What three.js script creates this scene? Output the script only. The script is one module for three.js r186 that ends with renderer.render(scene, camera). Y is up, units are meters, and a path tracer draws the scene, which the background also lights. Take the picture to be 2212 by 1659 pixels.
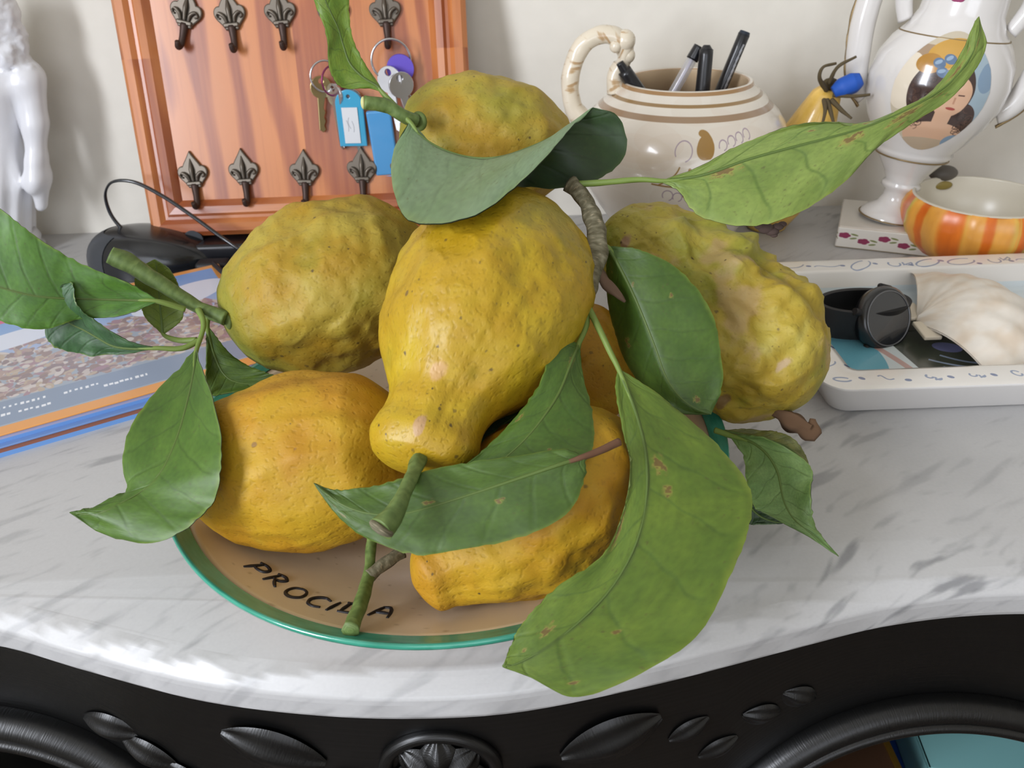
import * as THREE from 'three';
import { ImprovedNoise } from 'three/addons/math/ImprovedNoise.js';
import { mergeGeometries, mergeVertices, toCreasedNormals } from 'three/addons/utils/BufferGeometryUtils.js';
import { RoundedBoxGeometry } from 'three/addons/geometries/RoundedBoxGeometry.js';
import { MarchingCubes } from 'three/addons/objects/MarchingCubes.js';
import { RectAreaLightUniformsLib } from 'three/addons/lights/RectAreaLightUniformsLib.js';

// ---------- camera, light, exposure ----------
RectAreaLightUniformsLib.init();
const scene = new THREE.Scene();
const camera = new THREE.PerspectiveCamera(53.4356, 4 / 3, 0.02, 30);
camera.position.set(0.00000, 1.12200, 0.76058);
camera.up.set(0.03664, 0.84748, -0.52956);
camera.lookAt(0.00000, 0.59208, -0.08747);
camera.focus = 0.36;
camera.userData.fStop = 20;
const renderer = new THREE.WebGLRenderer({ antialias: true });
renderer.toneMapping = THREE.LinearToneMapping;
renderer.toneMappingExposure = 1.0;
renderer.shadowMap.enabled = true;
scene.background = new THREE.Color(0.75, 0.85, 1.0);
// daylight through the two windows of the room: the tall narrow one in the left wall, the wide one behind the viewer
const ROOM = { x0: -1.0, x1: 2.3, z1: 3.1, y1: 2.7 };
const WIN1 = { z0: 1.08, z1: 1.54, y0: 1.02, y1: 1.9 };
const WIN2 = { x0: -0.75, x1: 0.95, y0: 1.05, y1: 2.2 };
function areaLight(color, intensity, w, h, pos, target) {
  const l = new THREE.RectAreaLight(color, intensity, w, h);
  l.position.set(...pos); l.lookAt(...target); scene.add(l);
  return l;
}
areaLight(0xf0f5ff, 28, WIN1.z1 - WIN1.z0, WIN1.y1 - WIN1.y0, [ROOM.x0 + 0.01, (WIN1.y0 + WIN1.y1) / 2, (WIN1.z0 + WIN1.z1) / 2], [0, (WIN1.y0 + WIN1.y1) / 2, (WIN1.z0 + WIN1.z1) / 2]);
areaLight(0xf3f6ff, 2.3, WIN2.x1 - WIN2.x0, WIN2.y1 - WIN2.y0, [(WIN2.x0 + WIN2.x1) / 2, (WIN2.y0 + WIN2.y1) / 2, ROOM.z1 - 0.01], [(WIN2.x0 + WIN2.x1) / 2, (WIN2.y0 + WIN2.y1) / 2, 0]);

// ---------- helpers ----------
const T = 0.85;                                   // height of the table top
const perlin = new ImprovedNoise();
const N3 = (x, y, z) => perlin.noise(x, y, z);
const fbm = (x, y, z, o = 4) => { let s = 0, a = 0.5; for (let i = 0; i < o; i++) { s += a * N3(x, y, z); x = x * 2.03 + 11.3; y = y * 2.03 + 5.7; z = z * 2.03 + 3.1; a *= 0.5; } return s; };
function rng(seed) { let a = seed >>> 0; return () => { a |= 0; a = a + 0x6D2B79F5 | 0; let t = Math.imul(a ^ a >>> 15, 1 | a); t = t + Math.imul(t ^ t >>> 7, 61 | t) ^ t; return ((t ^ t >>> 14) >>> 0) / 4294967296; }; }
const clamp = (v, a = 0, b = 1) => Math.min(b, Math.max(a, v));
const smooth = (a, b, v) => { const t = clamp((v - a) / (b - a)); return t * t * (3 - 2 * t); };
const mix = (a, b, t) => a + (b - a) * t;
const mix3 = (a, b, t) => [mix(a[0], b[0], t), mix(a[1], b[1], t), mix(a[2], b[2], t)];
const V = (a) => a.isVector3 ? a.clone() : new THREE.Vector3(...a);
const std = (o) => new THREE.MeshStandardMaterial(o);
const phys = (o) => new THREE.MeshPhysicalMaterial(o);
const taken = {};
function numbered(name) { const n = taken[name] || 0; taken[name] = n + 1; return n ? name + '_' + String(n).padStart(3, '0') : name; }
function mesh(name, geo, mat, parent) { const m = new THREE.Mesh(geo, mat); m.name = name; m.castShadow = m.receiveShadow = true; if (parent) parent.add(m); return m; }
function thing(name, label, category, group) { const g = new THREE.Group(); g.name = numbered(name); g.userData = { label, category }; if (group) g.userData.group = group; scene.add(g); return g; }
function single(name, geo, mat, label, category, group) { const m = mesh(numbered(name), geo, mat, scene); m.userData = { label, category }; if (group) m.userData.group = group; return m; }
function struct(name, geo, mat) { const m = mesh(name, geo, mat, scene); m.userData.kind = 'structure'; return m; }
function base(g, p) { const b = V(p); for (const c of g.children) c.position.sub(b); g.position.copy(b); return g; }   // parts were built in world coordinates
const box = (w, h, d, x = 0, y = 0, z = 0) => new THREE.BoxGeometry(w, h, d).translate(x, y, z);
const rbox = (w, h, d, r, x = 0, y = 0, z = 0, s = 3) => new RoundedBoxGeometry(w, h, d, s, r).translate(x, y, z);
const lathe = (pts, seg = 96) => new THREE.LatheGeometry(pts.map(([r, y]) => new THREE.Vector2(r, y)), seg);
const merge = (list) => mergeGeometries(list.map((g) => { const h = g.index ? g.toNonIndexed() : g; for (const k of Object.keys(h.attributes)) if (!['position', 'normal', 'uv'].includes(k)) h.deleteAttribute(k); return h; }));
function dataTex(w, h, fn, srgb = true) {         // fn(u, v) -> [r, g, b] in 0..255
  const d = new Uint8Array(w * h * 4);
  for (let j = 0, o = 0; j < h; j++) for (let i = 0; i < w; i++, o += 4) { const c = fn((i + 0.5) / w, (j + 0.5) / h); d[o] = clamp(c[0], 0, 255); d[o + 1] = clamp(c[1], 0, 255); d[o + 2] = clamp(c[2], 0, 255); d[o + 3] = 255; }
  const t = new THREE.DataTexture(d, w, h, THREE.RGBAFormat); t.magFilter = THREE.LinearFilter; t.minFilter = THREE.LinearFilter; t.wrapS = t.wrapT = THREE.RepeatWrapping; if (srgb) t.colorSpace = THREE.SRGBColorSpace; t.needsUpdate = true; return t;
}
function canvasTex(w, h, draw) { const c = document.createElement('canvas'); c.width = w; c.height = h; draw(c.getContext('2d'), w, h); const t = new THREE.CanvasTexture(c); t.colorSpace = THREE.SRGBColorSpace; return t; }
// tube through points with a radius at each point and a little unevenness
function tubeGeo(points, radii, o = {}) {
  const P = points.map(V), cv = new THREE.CatmullRomCurve3(P, !!o.closed, 'centripetal'), n = o.n || P.length * 8, m = o.m || 10, rough = o.rough || 0, pos = [], uv = [], idx = [];
  const fr = cv.computeFrenetFrames(n, !!o.closed);
  let len = 0, prev = null;
  for (let i = 0; i <= n; i++) {
    const t = i / n, c = cv.getPoint(t); if (prev) len += c.distanceTo(prev); prev = c;
    let r; if (Array.isArray(radii)) { const f = t * (radii.length - 1), k = Math.min(Math.floor(f), radii.length - 2); r = mix(radii[k], radii[k + 1], f - k); } else r = radii;
    for (let j = 0; j <= m; j++) { const a = j % m / m * Math.PI * 2, q = r * (1 + rough * 2 * N3(Math.cos(a) * 1.5 + 3, Math.sin(a) * 1.5, len * (o.grain || 110))); pos.push(c.x + (fr.normals[i].x * Math.cos(a) + fr.binormals[i].x * Math.sin(a)) * q, c.y + (fr.normals[i].y * Math.cos(a) + fr.binormals[i].y * Math.sin(a)) * q, c.z + (fr.normals[i].z * Math.cos(a) + fr.binormals[i].z * Math.sin(a)) * q); uv.push(j / m, len * 20); }
  }
  for (let i = 0; i < n; i++) for (let j = 0; j < m; j++) { const a = i * (m + 1) + j, b = a + m + 1; idx.push(a, a + 1, b, b, a + 1, b + 1); }
  if (!o.closed) for (const [i, s] of [[0, 1], [n, -1]]) {
    const c = cv.getPoint(i / n), k = pos.length / 3; pos.push(c.x, c.y, c.z); uv.push(0.5, 0.5);
    for (let j = 0; j < m; j++) { const a = i * (m + 1) + j; s > 0 ? idx.push(k, a + 1, a) : idx.push(k, a, a + 1); }
  }
  const g = new THREE.BufferGeometry(); g.setAttribute('position', new THREE.Float32BufferAttribute(pos, 3)); g.setAttribute('uv', new THREE.Float32BufferAttribute(uv, 2)); g.setIndex(idx); g.computeVertexNormals(); return g;
}
function gridGeo(nu, nv, fn, closeU = false) {      // fn(u, v) -> [x, y, z]
  const pos = [], uv = [], idx = [];
  for (let j = 0; j <= nv; j++) for (let i = 0; i <= nu; i++) { pos.push(...fn(closeU && i === nu ? 0 : i / nu, j / nv)); uv.push(i / nu, j / nv); }
  for (let j = 0; j < nv; j++) for (let i = 0; i < nu; i++) { const a = j * (nu + 1) + i, b = a + nu + 1; idx.push(a, a + 1, b, b, a + 1, b + 1); }
  const g = new THREE.BufferGeometry(); g.setAttribute('position', new THREE.Float32BufferAttribute(pos, 3)); g.setAttribute('uv', new THREE.Float32BufferAttribute(uv, 2)); g.setIndex(idx); g.computeVertexNormals();
  if (closeU) { const n = g.attributes.normal; for (let j = 0; j <= nv; j++) { const a = j * (nu + 1), b = a + nu, v = new THREE.Vector3(n.getX(a) + n.getX(b), n.getY(a) + n.getY(b), n.getZ(a) + n.getZ(b)).normalize(); n.setXYZ(a, v.x, v.y, v.z); n.setXYZ(b, v.x, v.y, v.z); } }
  return g;
}
function planarUV(g, fn) { const p = g.attributes.position, a = new Float32Array(p.count * 2); for (let i = 0; i < p.count; i++) { const q = fn(p.getX(i), p.getY(i), p.getZ(i)); a[2 * i] = q[0]; a[2 * i + 1] = q[1]; } g.setAttribute('uv', new THREE.BufferAttribute(a, 2)); return g; }

// ---------- the room ----------
const plaster = (() => { const t = dataTex(512, 512, (u, v) => { const n = fbm(u * 9, v * 9, 1.5, 4) * 10 + N3(u * 90, v * 90, 4) * 3; return [228 + n, 223 + n, 212 + n]; }); t.repeat.set(0.7, 0.7); const b = dataTex(256, 256, (u, v) => { const n = 128 + 90 * fbm(u * 24, v * 24, 8.5, 3); return [n, n, n]; }, false); b.repeat.set(3, 3); return std({ map: t, bumpMap: b, bumpScale: 0.0006, roughness: 0.9 }); })();
const wallUV = (g) => planarUV(g, (x, y, z) => [x + z, y]);
const white = std({ color: 0xe9e6df, roughness: 0.55 });
const W = 0.12, RW = ROOM.x1 - ROOM.x0 + 2 * W, RX = (ROOM.x0 + ROOM.x1) / 2;
struct('wall_back', wallUV(box(RW, ROOM.y1, W, RX, ROOM.y1 / 2, -W / 2)), plaster);
struct('wall_right', wallUV(box(W, ROOM.y1, ROOM.z1, ROOM.x1 + W / 2, ROOM.y1 / 2, ROOM.z1 / 2)), plaster);
struct('wall_left', wallUV(merge([
  box(W, WIN1.y0, ROOM.z1, ROOM.x0 - W / 2, WIN1.y0 / 2, ROOM.z1 / 2), box(W, ROOM.y1 - WIN1.y1, ROOM.z1, ROOM.x0 - W / 2, (ROOM.y1 + WIN1.y1) / 2, ROOM.z1 / 2),
  box(W, WIN1.y1 - WIN1.y0, WIN1.z0, ROOM.x0 - W / 2, (WIN1.y0 + WIN1.y1) / 2, WIN1.z0 / 2), box(W, WIN1.y1 - WIN1.y0, ROOM.z1 - WIN1.z1, ROOM.x0 - W / 2, (WIN1.y0 + WIN1.y1) / 2, (ROOM.z1 + WIN1.z1) / 2)])), plaster);
struct('wall_front', wallUV(merge([
  box(RW, WIN2.y0, W, RX, WIN2.y0 / 2, ROOM.z1 + W / 2), box(RW, ROOM.y1 - WIN2.y1, W, RX, (ROOM.y1 + WIN2.y1) / 2, ROOM.z1 + W / 2),
  box(WIN2.x0 - ROOM.x0 + W, WIN2.y1 - WIN2.y0, W, (ROOM.x0 - W + WIN2.x0) / 2, (WIN2.y0 + WIN2.y1) / 2, ROOM.z1 + W / 2), box(ROOM.x1 + W - WIN2.x1, WIN2.y1 - WIN2.y0, W, (ROOM.x1 + W + WIN2.x1) / 2, (WIN2.y0 + WIN2.y1) / 2, ROOM.z1 + W / 2)])), plaster);
struct('ceiling', box(RW, 0.12, ROOM.z1 + 2 * W, RX, ROOM.y1 + 0.06, ROOM.z1 / 2), std({ color: 0xe6e2d8, roughness: 0.9 }));
struct('floor', planarUV(box(RW, 0.12, ROOM.z1 + 2 * W, RX, -0.06, ROOM.z1 / 2), (x, y, z) => [x, z]), std({ map: dataTex(512, 512, (u, v) => { const n = fbm(u * 12, v * 12, 2, 4) * 30; return [84 + n, 72 + n, 62 + n]; }), roughness: 0.5 }));
{
  const pane = phys({ color: 0xffffff, transmission: 1, roughness: 0.02, thickness: 0 });
  const z = (WIN1.z0 + WIN1.z1) / 2, y = (WIN1.y0 + WIN1.y1) / 2, w = WIN1.z1 - WIN1.z0, h = WIN1.y1 - WIN1.y0, x = ROOM.x0 - 0.07;
  const f = struct('window_1', merge([box(0.05, 0.05, w, x, WIN1.y0 + 0.025, z), box(0.05, 0.05, w, x, WIN1.y1 - 0.025, z), box(0.05, h, 0.05, x, y, WIN1.z0 + 0.025), box(0.05, h, 0.05, x, y, WIN1.z1 - 0.025), box(0.04, h, 0.04, x, y, z)]), white);
  for (const s of [-1, 1]) mesh('pane', box(0.004, h - 0.1, w / 2 - 0.07, x, y, z + s * (w / 4 - 0.005)), pane, f);
  const x2 = (WIN2.x0 + WIN2.x1) / 2, y2 = (WIN2.y0 + WIN2.y1) / 2, w2 = WIN2.x1 - WIN2.x0, h2 = WIN2.y1 - WIN2.y0, z2 = ROOM.z1 + 0.07;
  const f2 = struct('window_2', merge([box(w2, 0.05, 0.05, x2, WIN2.y0 + 0.025, z2), box(w2, 0.05, 0.05, x2, WIN2.y1 - 0.025, z2), box(0.05, h2, 0.05, WIN2.x0 + 0.025, y2, z2), box(0.05, h2, 0.05, WIN2.x1 - 0.025, y2, z2), box(0.05, h2, 0.04, x2, y2, z2)]), white);
  for (const s of [-1, 1]) mesh('pane', box(w2 / 2 - 0.08, h2 - 0.1, 0.004, x2 + s * (w2 / 4), y2, z2), pane, f2);
}

// ---------- marble top on a black carved cabinet ----------
const frontEdge = [[-0.72, 0.5], [-0.62, 0.53], [-0.53, 0.535], [-0.44, 0.522], [-0.36, 0.509], [-0.3, 0.5055], [-0.249, 0.513], [-0.197, 0.53], [-0.138, 0.548], [-0.086, 0.557], [-0.046, 0.56], [-0.006, 0.559], [0.055, 0.548], [0.121, 0.532], [0.168, 0.521], [0.214, 0.516], [0.26, 0.517], [0.34, 0.527], [0.42, 0.54], [0.5, 0.54], [0.58, 0.52], [0.63, 0.49]];
const frontCurve = new THREE.CatmullRomCurve3(frontEdge.map(([x, z]) => new THREE.Vector3(x, 0, z)));
const frontPts = frontCurve.getSpacedPoints(160);
const frontZ = (x) => { for (let i = 1; i < frontPts.length; i++) if (frontPts[i].x >= x) { const a = frontPts[i - 1], b = frontPts[i]; return mix(a.z, b.z, (x - a.x) / (b.x - a.x)); } return frontPts[frontPts.length - 1].z; };
const outline = (inset, back = 0.002) => { const s = new THREE.Shape(); s.moveTo(-0.72 + inset, -back); frontPts.forEach((p) => s.lineTo(clamp(p.x, -0.72 + inset, 0.63 - inset), -(p.z - inset))); s.lineTo(0.63 - inset, -back); s.closePath(); return s; };
{
  const marble = dataTex(1536, 768, (u, v) => {
    const x = u * 1.4, z = v * 0.7;
    const wx = fbm(x * 5, z * 5, 3.3, 3) * 0.05, wz = fbm(x * 5, z * 5, 9.1, 3) * 0.05;
    const a = (x + wx) * 0.80 - (z + wz) * 0.60, b = (x + wx) * 0.60 + (z + wz) * 0.80;   // a runs along the veining
    const streak = fbm(a * 20, b * 105, 2.2, 4), fine = fbm(a * 55, b * 240, 7.7, 2), cloud = fbm(x * 7, z * 7, 5.5, 4), patch = smooth(-0.08, 0.35, fbm(x * 5 + 3, z * 6, 1.1, 3));
    let d = smooth(0.12, 0.36, streak) * (0.22 + 0.78 * patch) * 0.72 + smooth(0.16, 0.42, fine) * 0.34 * (0.3 + 0.7 * patch) + smooth(0.0, 0.5, cloud) * 0.16;
    const g = N3(x * 700, z * 700, 1) * 4;
    return [186 - d * 106 + g, 185 - d * 104 + g, 184 - d * 100 + g];
  });
  let g = new THREE.ExtrudeGeometry(outline(0.0115), { depth: 0.006, bevelEnabled: true, bevelThickness: 0.0105, bevelSize: 0.0115, bevelSegments: 7, curveSegments: 4 });
  g.deleteAttribute('uv'); g.deleteAttribute('normal'); g = toCreasedNormals(mergeVertices(g, 1e-5), 0.7);
  g.rotateX(-Math.PI / 2).translate(0, T - 0.0165, 0);
  planarUV(g, (x, y, z) => [(x + 0.75) / 1.4, (z - (y - T)) / 0.7]);
  single('marble_tabletop', g, phys({ map: marble, roughness: 0.42, clearcoat: 0.05, clearcoatRoughness: 0.3 }), 'white marble tabletop with grey veins and a wavy rounded front edge', 'tabletop');
}

// measured places
const LETTERS = [["P", -0.738, 0.1206], ["R", -0.645, 0.1194], ["O", -0.537, 0.1204], ["C", -0.441, 0.1202], ["I", -0.369, 0.1201], ["D", -0.315, 0.1184], ["A", -0.206, 0.1167]];
const RACK = { pos: [-0.1755, 0.8725, 0.077], lean: 0.245, roll: 0, w: 0.296 };
const HOOKS = [[-0.0888, 0.1786, -0.28], [-0.0502, 0.1755, 0.05], [-0.0078, 0.1759, 0.04], [0.0366, 0.1744, 0], [0.0804, 0.174, 0.03], [-0.1023, 0.0478, 0.03], [-0.0569, 0.0486, 0.02], [-0.0033, 0.0459, -0.05], [0.0483, 0.0465, -0.03], [0.087, 0.0476, 0]];
const KEYS_A = [[-0.1491, 1.0051, 0.0700], [-0.1304, 0.9927, 0.0750], [-0.1548, 0.9963, 0.0680], [-0.1422, 0.9904, 0.0730]];
const KEYS_B = [[-0.0919, 1.0156, 0.0680], [-0.0938, 1.0011, 0.0730], [-0.0859, 1.0040, 0.0660], [-0.1067, 0.9770, 0.0750]];
const BLOSSOM = [[0.1171, 0.9937, 0.4257], [0.1198, 0.9926, 0.4264], [0.1225, 0.9914, 0.4271], [0.1252, 0.9931, 0.4260], [0.1274, 0.9941, 0.4254], [0.1233, 0.9899, 0.4280]];
const SCARS_C = [[0.995, 0.313, 0.0036, 0.0048, [186, 146, 96]], [0.01, 0.16, 0.0026, 0.0056, [172, 136, 102]], [0.895, 0.433, 0.0012, 0.0012, [110, 84, 40]]];
const MOTIF = 0.998;
const SHELL = { pos: [0.284, 0.862, 0.29], turn: 0.0 };
function planarUVOf(g, pr, H) { const p = g.attributes.position, u = g.attributes.uv; for (let i = 0; i < p.count; i++) u.setY(i, p.getY(i) / H); }

const blackWood = phys({ color: 0x020202, roughness: 0.4, clearcoat: 0.12, clearcoatRoughness: 0.3, bumpMap: dataTex(256, 256, (u, v) => { const n = 128 + 80 * fbm(u * 6, v * 60, 2, 3); return [n, n, n]; }, false), bumpScale: 0.0003 });
{
  const cab = thing('console_cabinet', 'black lacquered carved wooden console under the marble top', 'cabinet');
  const arch = (x) => {                                // height of the lower rim of the apron, below the table top
    const l = 1 - ((x + 0.33) / 0.145) ** 2, r = 1 - ((x - 0.232) / 0.125) ** 2;
    if (l > 0) return -0.215 + 0.098 * Math.pow(l, 0.55);
    if (r > 0) return -0.215 + 0.092 * Math.pow(r, 0.55);
    return -0.215;
  };
  const ap = (x, h, out = 0) => [x, T + h, frontZ(x) - 0.02 + out];
  const x0 = -0.69, x1 = 0.6, top = -0.0275, nx = 260;
  const sheet = (out) => gridGeo(nx, 10, (u, v) => { const x = mix(x0, x1, u), b = arch(x); return ap(x, mix(b, top, v), out); });
  const under = gridGeo(nx, 1, (u, v) => { const x = mix(x0, x1, u); return ap(x, arch(x), v * -0.022); });
  mesh('apron', merge([sheet(0), sheet(-0.022), under]), blackWood, cab);
  const rim = (a, b, n, r, out) => { const p = []; for (let i = 0; i <= n; i++) { const x = mix(a, b, i / n); p.push(ap(x, arch(x) + r * 0.9, out)); } return tubeGeo(p, r, { n: n * 4, m: 12 }); };
  mesh('arch_moulding', merge([rim(-0.472, -0.188, 34, 0.0105, 0.004), rim(-0.471, -0.189, 34, 0.004, 0.013)]), blackWood, cab);
  mesh('arch_moulding', merge([rim(0.11, 0.354, 34, 0.0095, 0.004), rim(0.111, 0.353, 34, 0.0035, 0.012)]), blackWood, cab);
  // carved acanthus leaves and the central rosette stand proud of the apron
  const petal = (len, wid, dep) => gridGeo(14, 14, (u, v) => { const a = (u - 0.5) * 2, w = Math.pow(Math.sin(Math.PI * clamp(v * 0.94 + 0.03)), 0.7) * wid; return [a * w, v * len, dep * (1 - a * a * 0.85) * Math.sin(Math.PI * clamp(v * 0.9 + 0.07)) - 0.001 + dep * 0.1 * Math.cos(a * 7)]; });
  const put = (name, g, x, h, turn, tilt = 0) => { const m = mesh(name, g, blackWood, cab); const s = (frontZ(x + 0.004) - frontZ(x - 0.004)) / 0.008; m.position.set(...ap(x, h, 0.001)); m.rotation.set(tilt, -Math.atan(s), turn, 'YXZ'); return m; };
  const big = petal(0.054, 0.0165, 0.008), mid = petal(0.036, 0.012, 0.007), small = petal(0.024, 0.008, 0.0045);
  for (const [x, h, t] of [[-0.243, -0.1, -1.75], [-0.222, -0.11, -1.95], [-0.203, -0.122, -2.1], [-0.186, -0.138, -2.3]]) put('carved_leaf', mid, x, h, t);
  put('carved_leaf', big, -0.1, -0.088, 1.25); put('carved_leaf', big, 0.018, -0.09, -1.25);
  put('carved_leaf', mid, -0.075, -0.098, 2.1); put('carved_leaf', mid, -0.008, -0.1, -2.1); put('carved_leaf', mid, -0.11, -0.118, 2.4); put('carved_leaf', mid, 0.028, -0.12, -2.4);
  for (const [x, h, t] of [[0.075, -0.098, -1.1], [0.115, -0.112, 2.0], [0.138, -0.1, 1.3], [0.158, -0.096, 1.1]]) put('carved_leaf', small, x, h, t);
  const ros = put('rosette', new THREE.SphereGeometry(0.0085, 20, 12).scale(1, 1, 0.8).translate(0, 0, 0.006), -0.042, -0.088, 0);
  for (let k = 0; k < 7; k++) { const p = mesh('petal', petal(0.024, 0.0105, 0.009), blackWood, ros); p.rotation.z = k / 7 * Math.PI * 2; }
  mesh('rosette_ring', new THREE.TorusGeometry(0.0275, 0.0035, 10, 40), blackWood, ros);
  // carcass: back, sides, lower shelf and four cabriole legs
  mesh('back_panel', box(1.26, 0.2, 0.016, -0.045, T - 0.13, 0.02), blackWood, cab);
  mesh('side_panel', box(0.018, 0.19, 0.44, -0.67, T - 0.125, 0.245), blackWood, cab);
  mesh('side_panel', box(0.018, 0.19, 0.42, 0.58, T - 0.125, 0.235), blackWood, cab);
  mesh('lower_shelf', rbox(1.2, 0.02, 0.42, 0.006, -0.045, 0.46, 0.245), blackWood, cab);
  for (const [x, z, s] of [[-0.65, 0.46, -1], [0.56, 0.44, 1], [-0.65, 0.05, -1], [0.56, 0.05, 1]]) mesh('leg', tubeGeo([[x, T - 0.06, z], [x + s * 0.012, 0.66, z + 0.006], [x, 0.45, z], [x - s * 0.008, 0.2, z - 0.004], [x + s * 0.006, 0.06, z + 0.004], [x + s * 0.012, 0, z + 0.008]], [0.032, 0.034, 0.025, 0.02, 0.018, 0.026], { n: 40, m: 16 }), blackWood, cab);
  base(cab, [-0.045, 0, 0.25]);
  // things on the lower shelf, seen through the two arches
  const sh = 0.47;
  const bx = thing('storage_box', 'plain beige cardboard box on the lower shelf behind the arch', 'box');
  mesh('box_body', rbox(0.15, 0.09, 0.16, 0.004, -0.27, sh + 0.045, 0.36), std({ color: 0x8d8070, roughness: 0.85 }), bx); mesh('lid', rbox(0.156, 0.022, 0.166, 0.004, -0.27, sh + 0.101, 0.36), std({ color: 0x978a79, roughness: 0.85 }), bx); base(bx, [-0.27, sh, 0.36]);
  const book = (x, z, w, d, t, y, c, turn, label) => { const g = thing('hardback_book', label, 'book', 'books on the lower shelf'); mesh('cover', merge([rbox(w, 0.003, d, 0.001, 0, 0.0015, 0), rbox(w, 0.003, d, 0.001, 0, t - 0.0015, 0), rbox(0.003, t, d, 0.001, -w / 2 + 0.0015, t / 2, 0)]), phys({ color: c, roughness: 0.35, clearcoat: 0.4 }), g); mesh('pages', box(w - 0.006, t - 0.006, d - 0.008, 0.001, t / 2, 0), std({ color: 0xd9d2c0, roughness: 0.9 }), g); g.position.set(x, y, z); g.rotation.y = turn; };
  book(0.337, 0.385, 0.115, 0.13, 0.06, sh, 0x1a3f86, 0.05, 'dark blue book at the bottom of the pile on the lower shelf');
  book(0.348, 0.385, 0.085, 0.115, 0.04, sh + 0.06, 0x7fb4b4, -0.12, 'teal book on top of the blue one on the lower shelf');
  const wb = thing('wooden_box', 'brown wooden box with a brass edge on the lower shelf', 'box');
  mesh('box_body', rbox(0.075, 0.11, 0.13, 0.004, 0.235, sh + 0.055, 0.385), std({ color: 0x3b2617, roughness: 0.5 }), wb); mesh('brass_edge', merge([box(0.004, 0.004, 0.132, 0.2715, sh + 0.11, 0.385), box(0.004, 0.11, 0.004, 0.2715, sh + 0.055, 0.45)]), std({ color: 0xb08a3c, metalness: 0.9, roughness: 0.35 }), wb); base(wb, [0.235, sh, 0.385]);
}

// ---------- the dish ----------
const DC = [-0.0333, 0.428];                           // centre of the dish, x and z
const dishH = (r) => 0.0085 + 0.0315 * Math.pow(clamp((r - 0.055) / 0.088), 1.55);   // inside of the dish above the table
{
  const dish = thing('ceramic_dish', 'round cream ceramic dish with a green rim and hand painted lettering, full of lemons', 'dish');
  const at = (g) => g.translate(DC[0], T, DC[1]);
  const inner = []; for (let i = 0; i <= 30; i++) { const r = 0.1365 * i / 30; inner.push([r, dishH(r)]); }
  const clay = phys({ map: dataTex(512, 256, (u, v) => { const n = fbm(u * 20, v * 9, 2.5, 4) * 14, s = N3(u * 160, v * 60, 4) > 0.62 ? -30 : 0; return [208 + n + s, 186 + n + s, 156 + n + s]; }), roughness: 0.3, clearcoat: 0.5, clearcoatRoughness: 0.15 });
  mesh('bowl', at(lathe([...inner, [0.1365, 0.0315], [0.12, 0.022], [0.1, 0.0115], [0.082, 0.0055], [0.078, 0], [0.07, 0], [0.068, 0.003], [0, 0.003]], 128)), clay, dish);
  const rimP = []; for (let i = 0; i <= 6; i++) { const r = mix(0.1352, 0.1412, i / 6); rimP.push([r, dishH(r) + 0.0006]); } rimP.push([0.1426, 0.0406], [0.1434, 0.0395], [0.1432, 0.038], [0.1415, 0.0358], [0.1375, 0.0325], [0.133, 0.0295]);
  mesh('rim', at(lathe(rimP, 160)), phys({ map: dataTex(512, 64, (u, v) => { const n = fbm(u * 60, v * 4, 1.5, 3) * 34; return [58 + n, 146 + n, 122 + n]; }), roughness: 0.2, clearcoat: 0.8, clearcoatRoughness: 0.08 }), dish).userData.label = 'green glazed rim';
  // hand painted letters as thin raised strokes, each letter laid out along the curve of the dish
  const glyph = {
    P: [[[-0.1, 0], [0.12, 1]], [[-0.12, 0.95], [0.35, 1.05], [0.68, 0.92], [0.66, 0.62], [0.3, 0.48], [0.02, 0.5]]],
    R: [[[0, 0], [0.14, 1]], [[-0.05, 0.95], [0.4, 1.02], [0.66, 0.84], [0.5, 0.56], [0.1, 0.5]], [[0.25, 0.5], [0.45, 0.28], [0.78, 0.02]]],
    O: [[[0.35, 1], [0.05, 0.8], [-0.02, 0.4], [0.15, 0.08], [0.5, 0.02], [0.78, 0.3], [0.76, 0.72], [0.55, 0.97], [0.3, 1]]],
    C: [[[0.8, 0.88], [0.5, 1.0], [0.18, 0.82], [0.02, 0.45], [0.15, 0.1], [0.45, 0.0], [0.75, 0.1]]],
    I: [[[0.2, 0], [0.32, 1]]],
    D: [[[0.05, 0.02], [0.1, 1]], [[-0.05, 0.98], [0.45, 0.92], [0.78, 0.55], [0.6, 0.15], [-0.05, 0.0]]],
    A: [[[-0.08, 0], [0.18, 0.7], [0.3, 1]], [[0.25, 1.0], [0.6, 0.98], [0.72, 0.6], [0.74, 0.0]], [[0.05, 0.42], [0.72, 0.42]]],
  };
  const ink = std({ color: 0x17141c, roughness: 0.45 });
  const stroke = (ch, ang, r0, tall, wide) => {
    const parts = glyph[ch].map((pts) => tubeGeo(pts.map(([x, y]) => { const r = r0 - (y - 0.5) * tall, a = ang + (x - 0.35) * wide / r0; return [DC[0] + Math.sin(a) * r, T + dishH(r) + 0.0001, DC[1] + Math.cos(a) * r]; }), [0.0006, 0.0009, 0.00085, 0.0006], { n: pts.length * 6, m: 6 }));
    mesh('letter', merge(parts), ink, dish);
  };
  LETTERS.forEach(([ch, ang, r0]) => stroke(ch, ang, r0, 0.0082, 0.0098));
  base(dish, [DC[0], T, DC[1]]);
}

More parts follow.
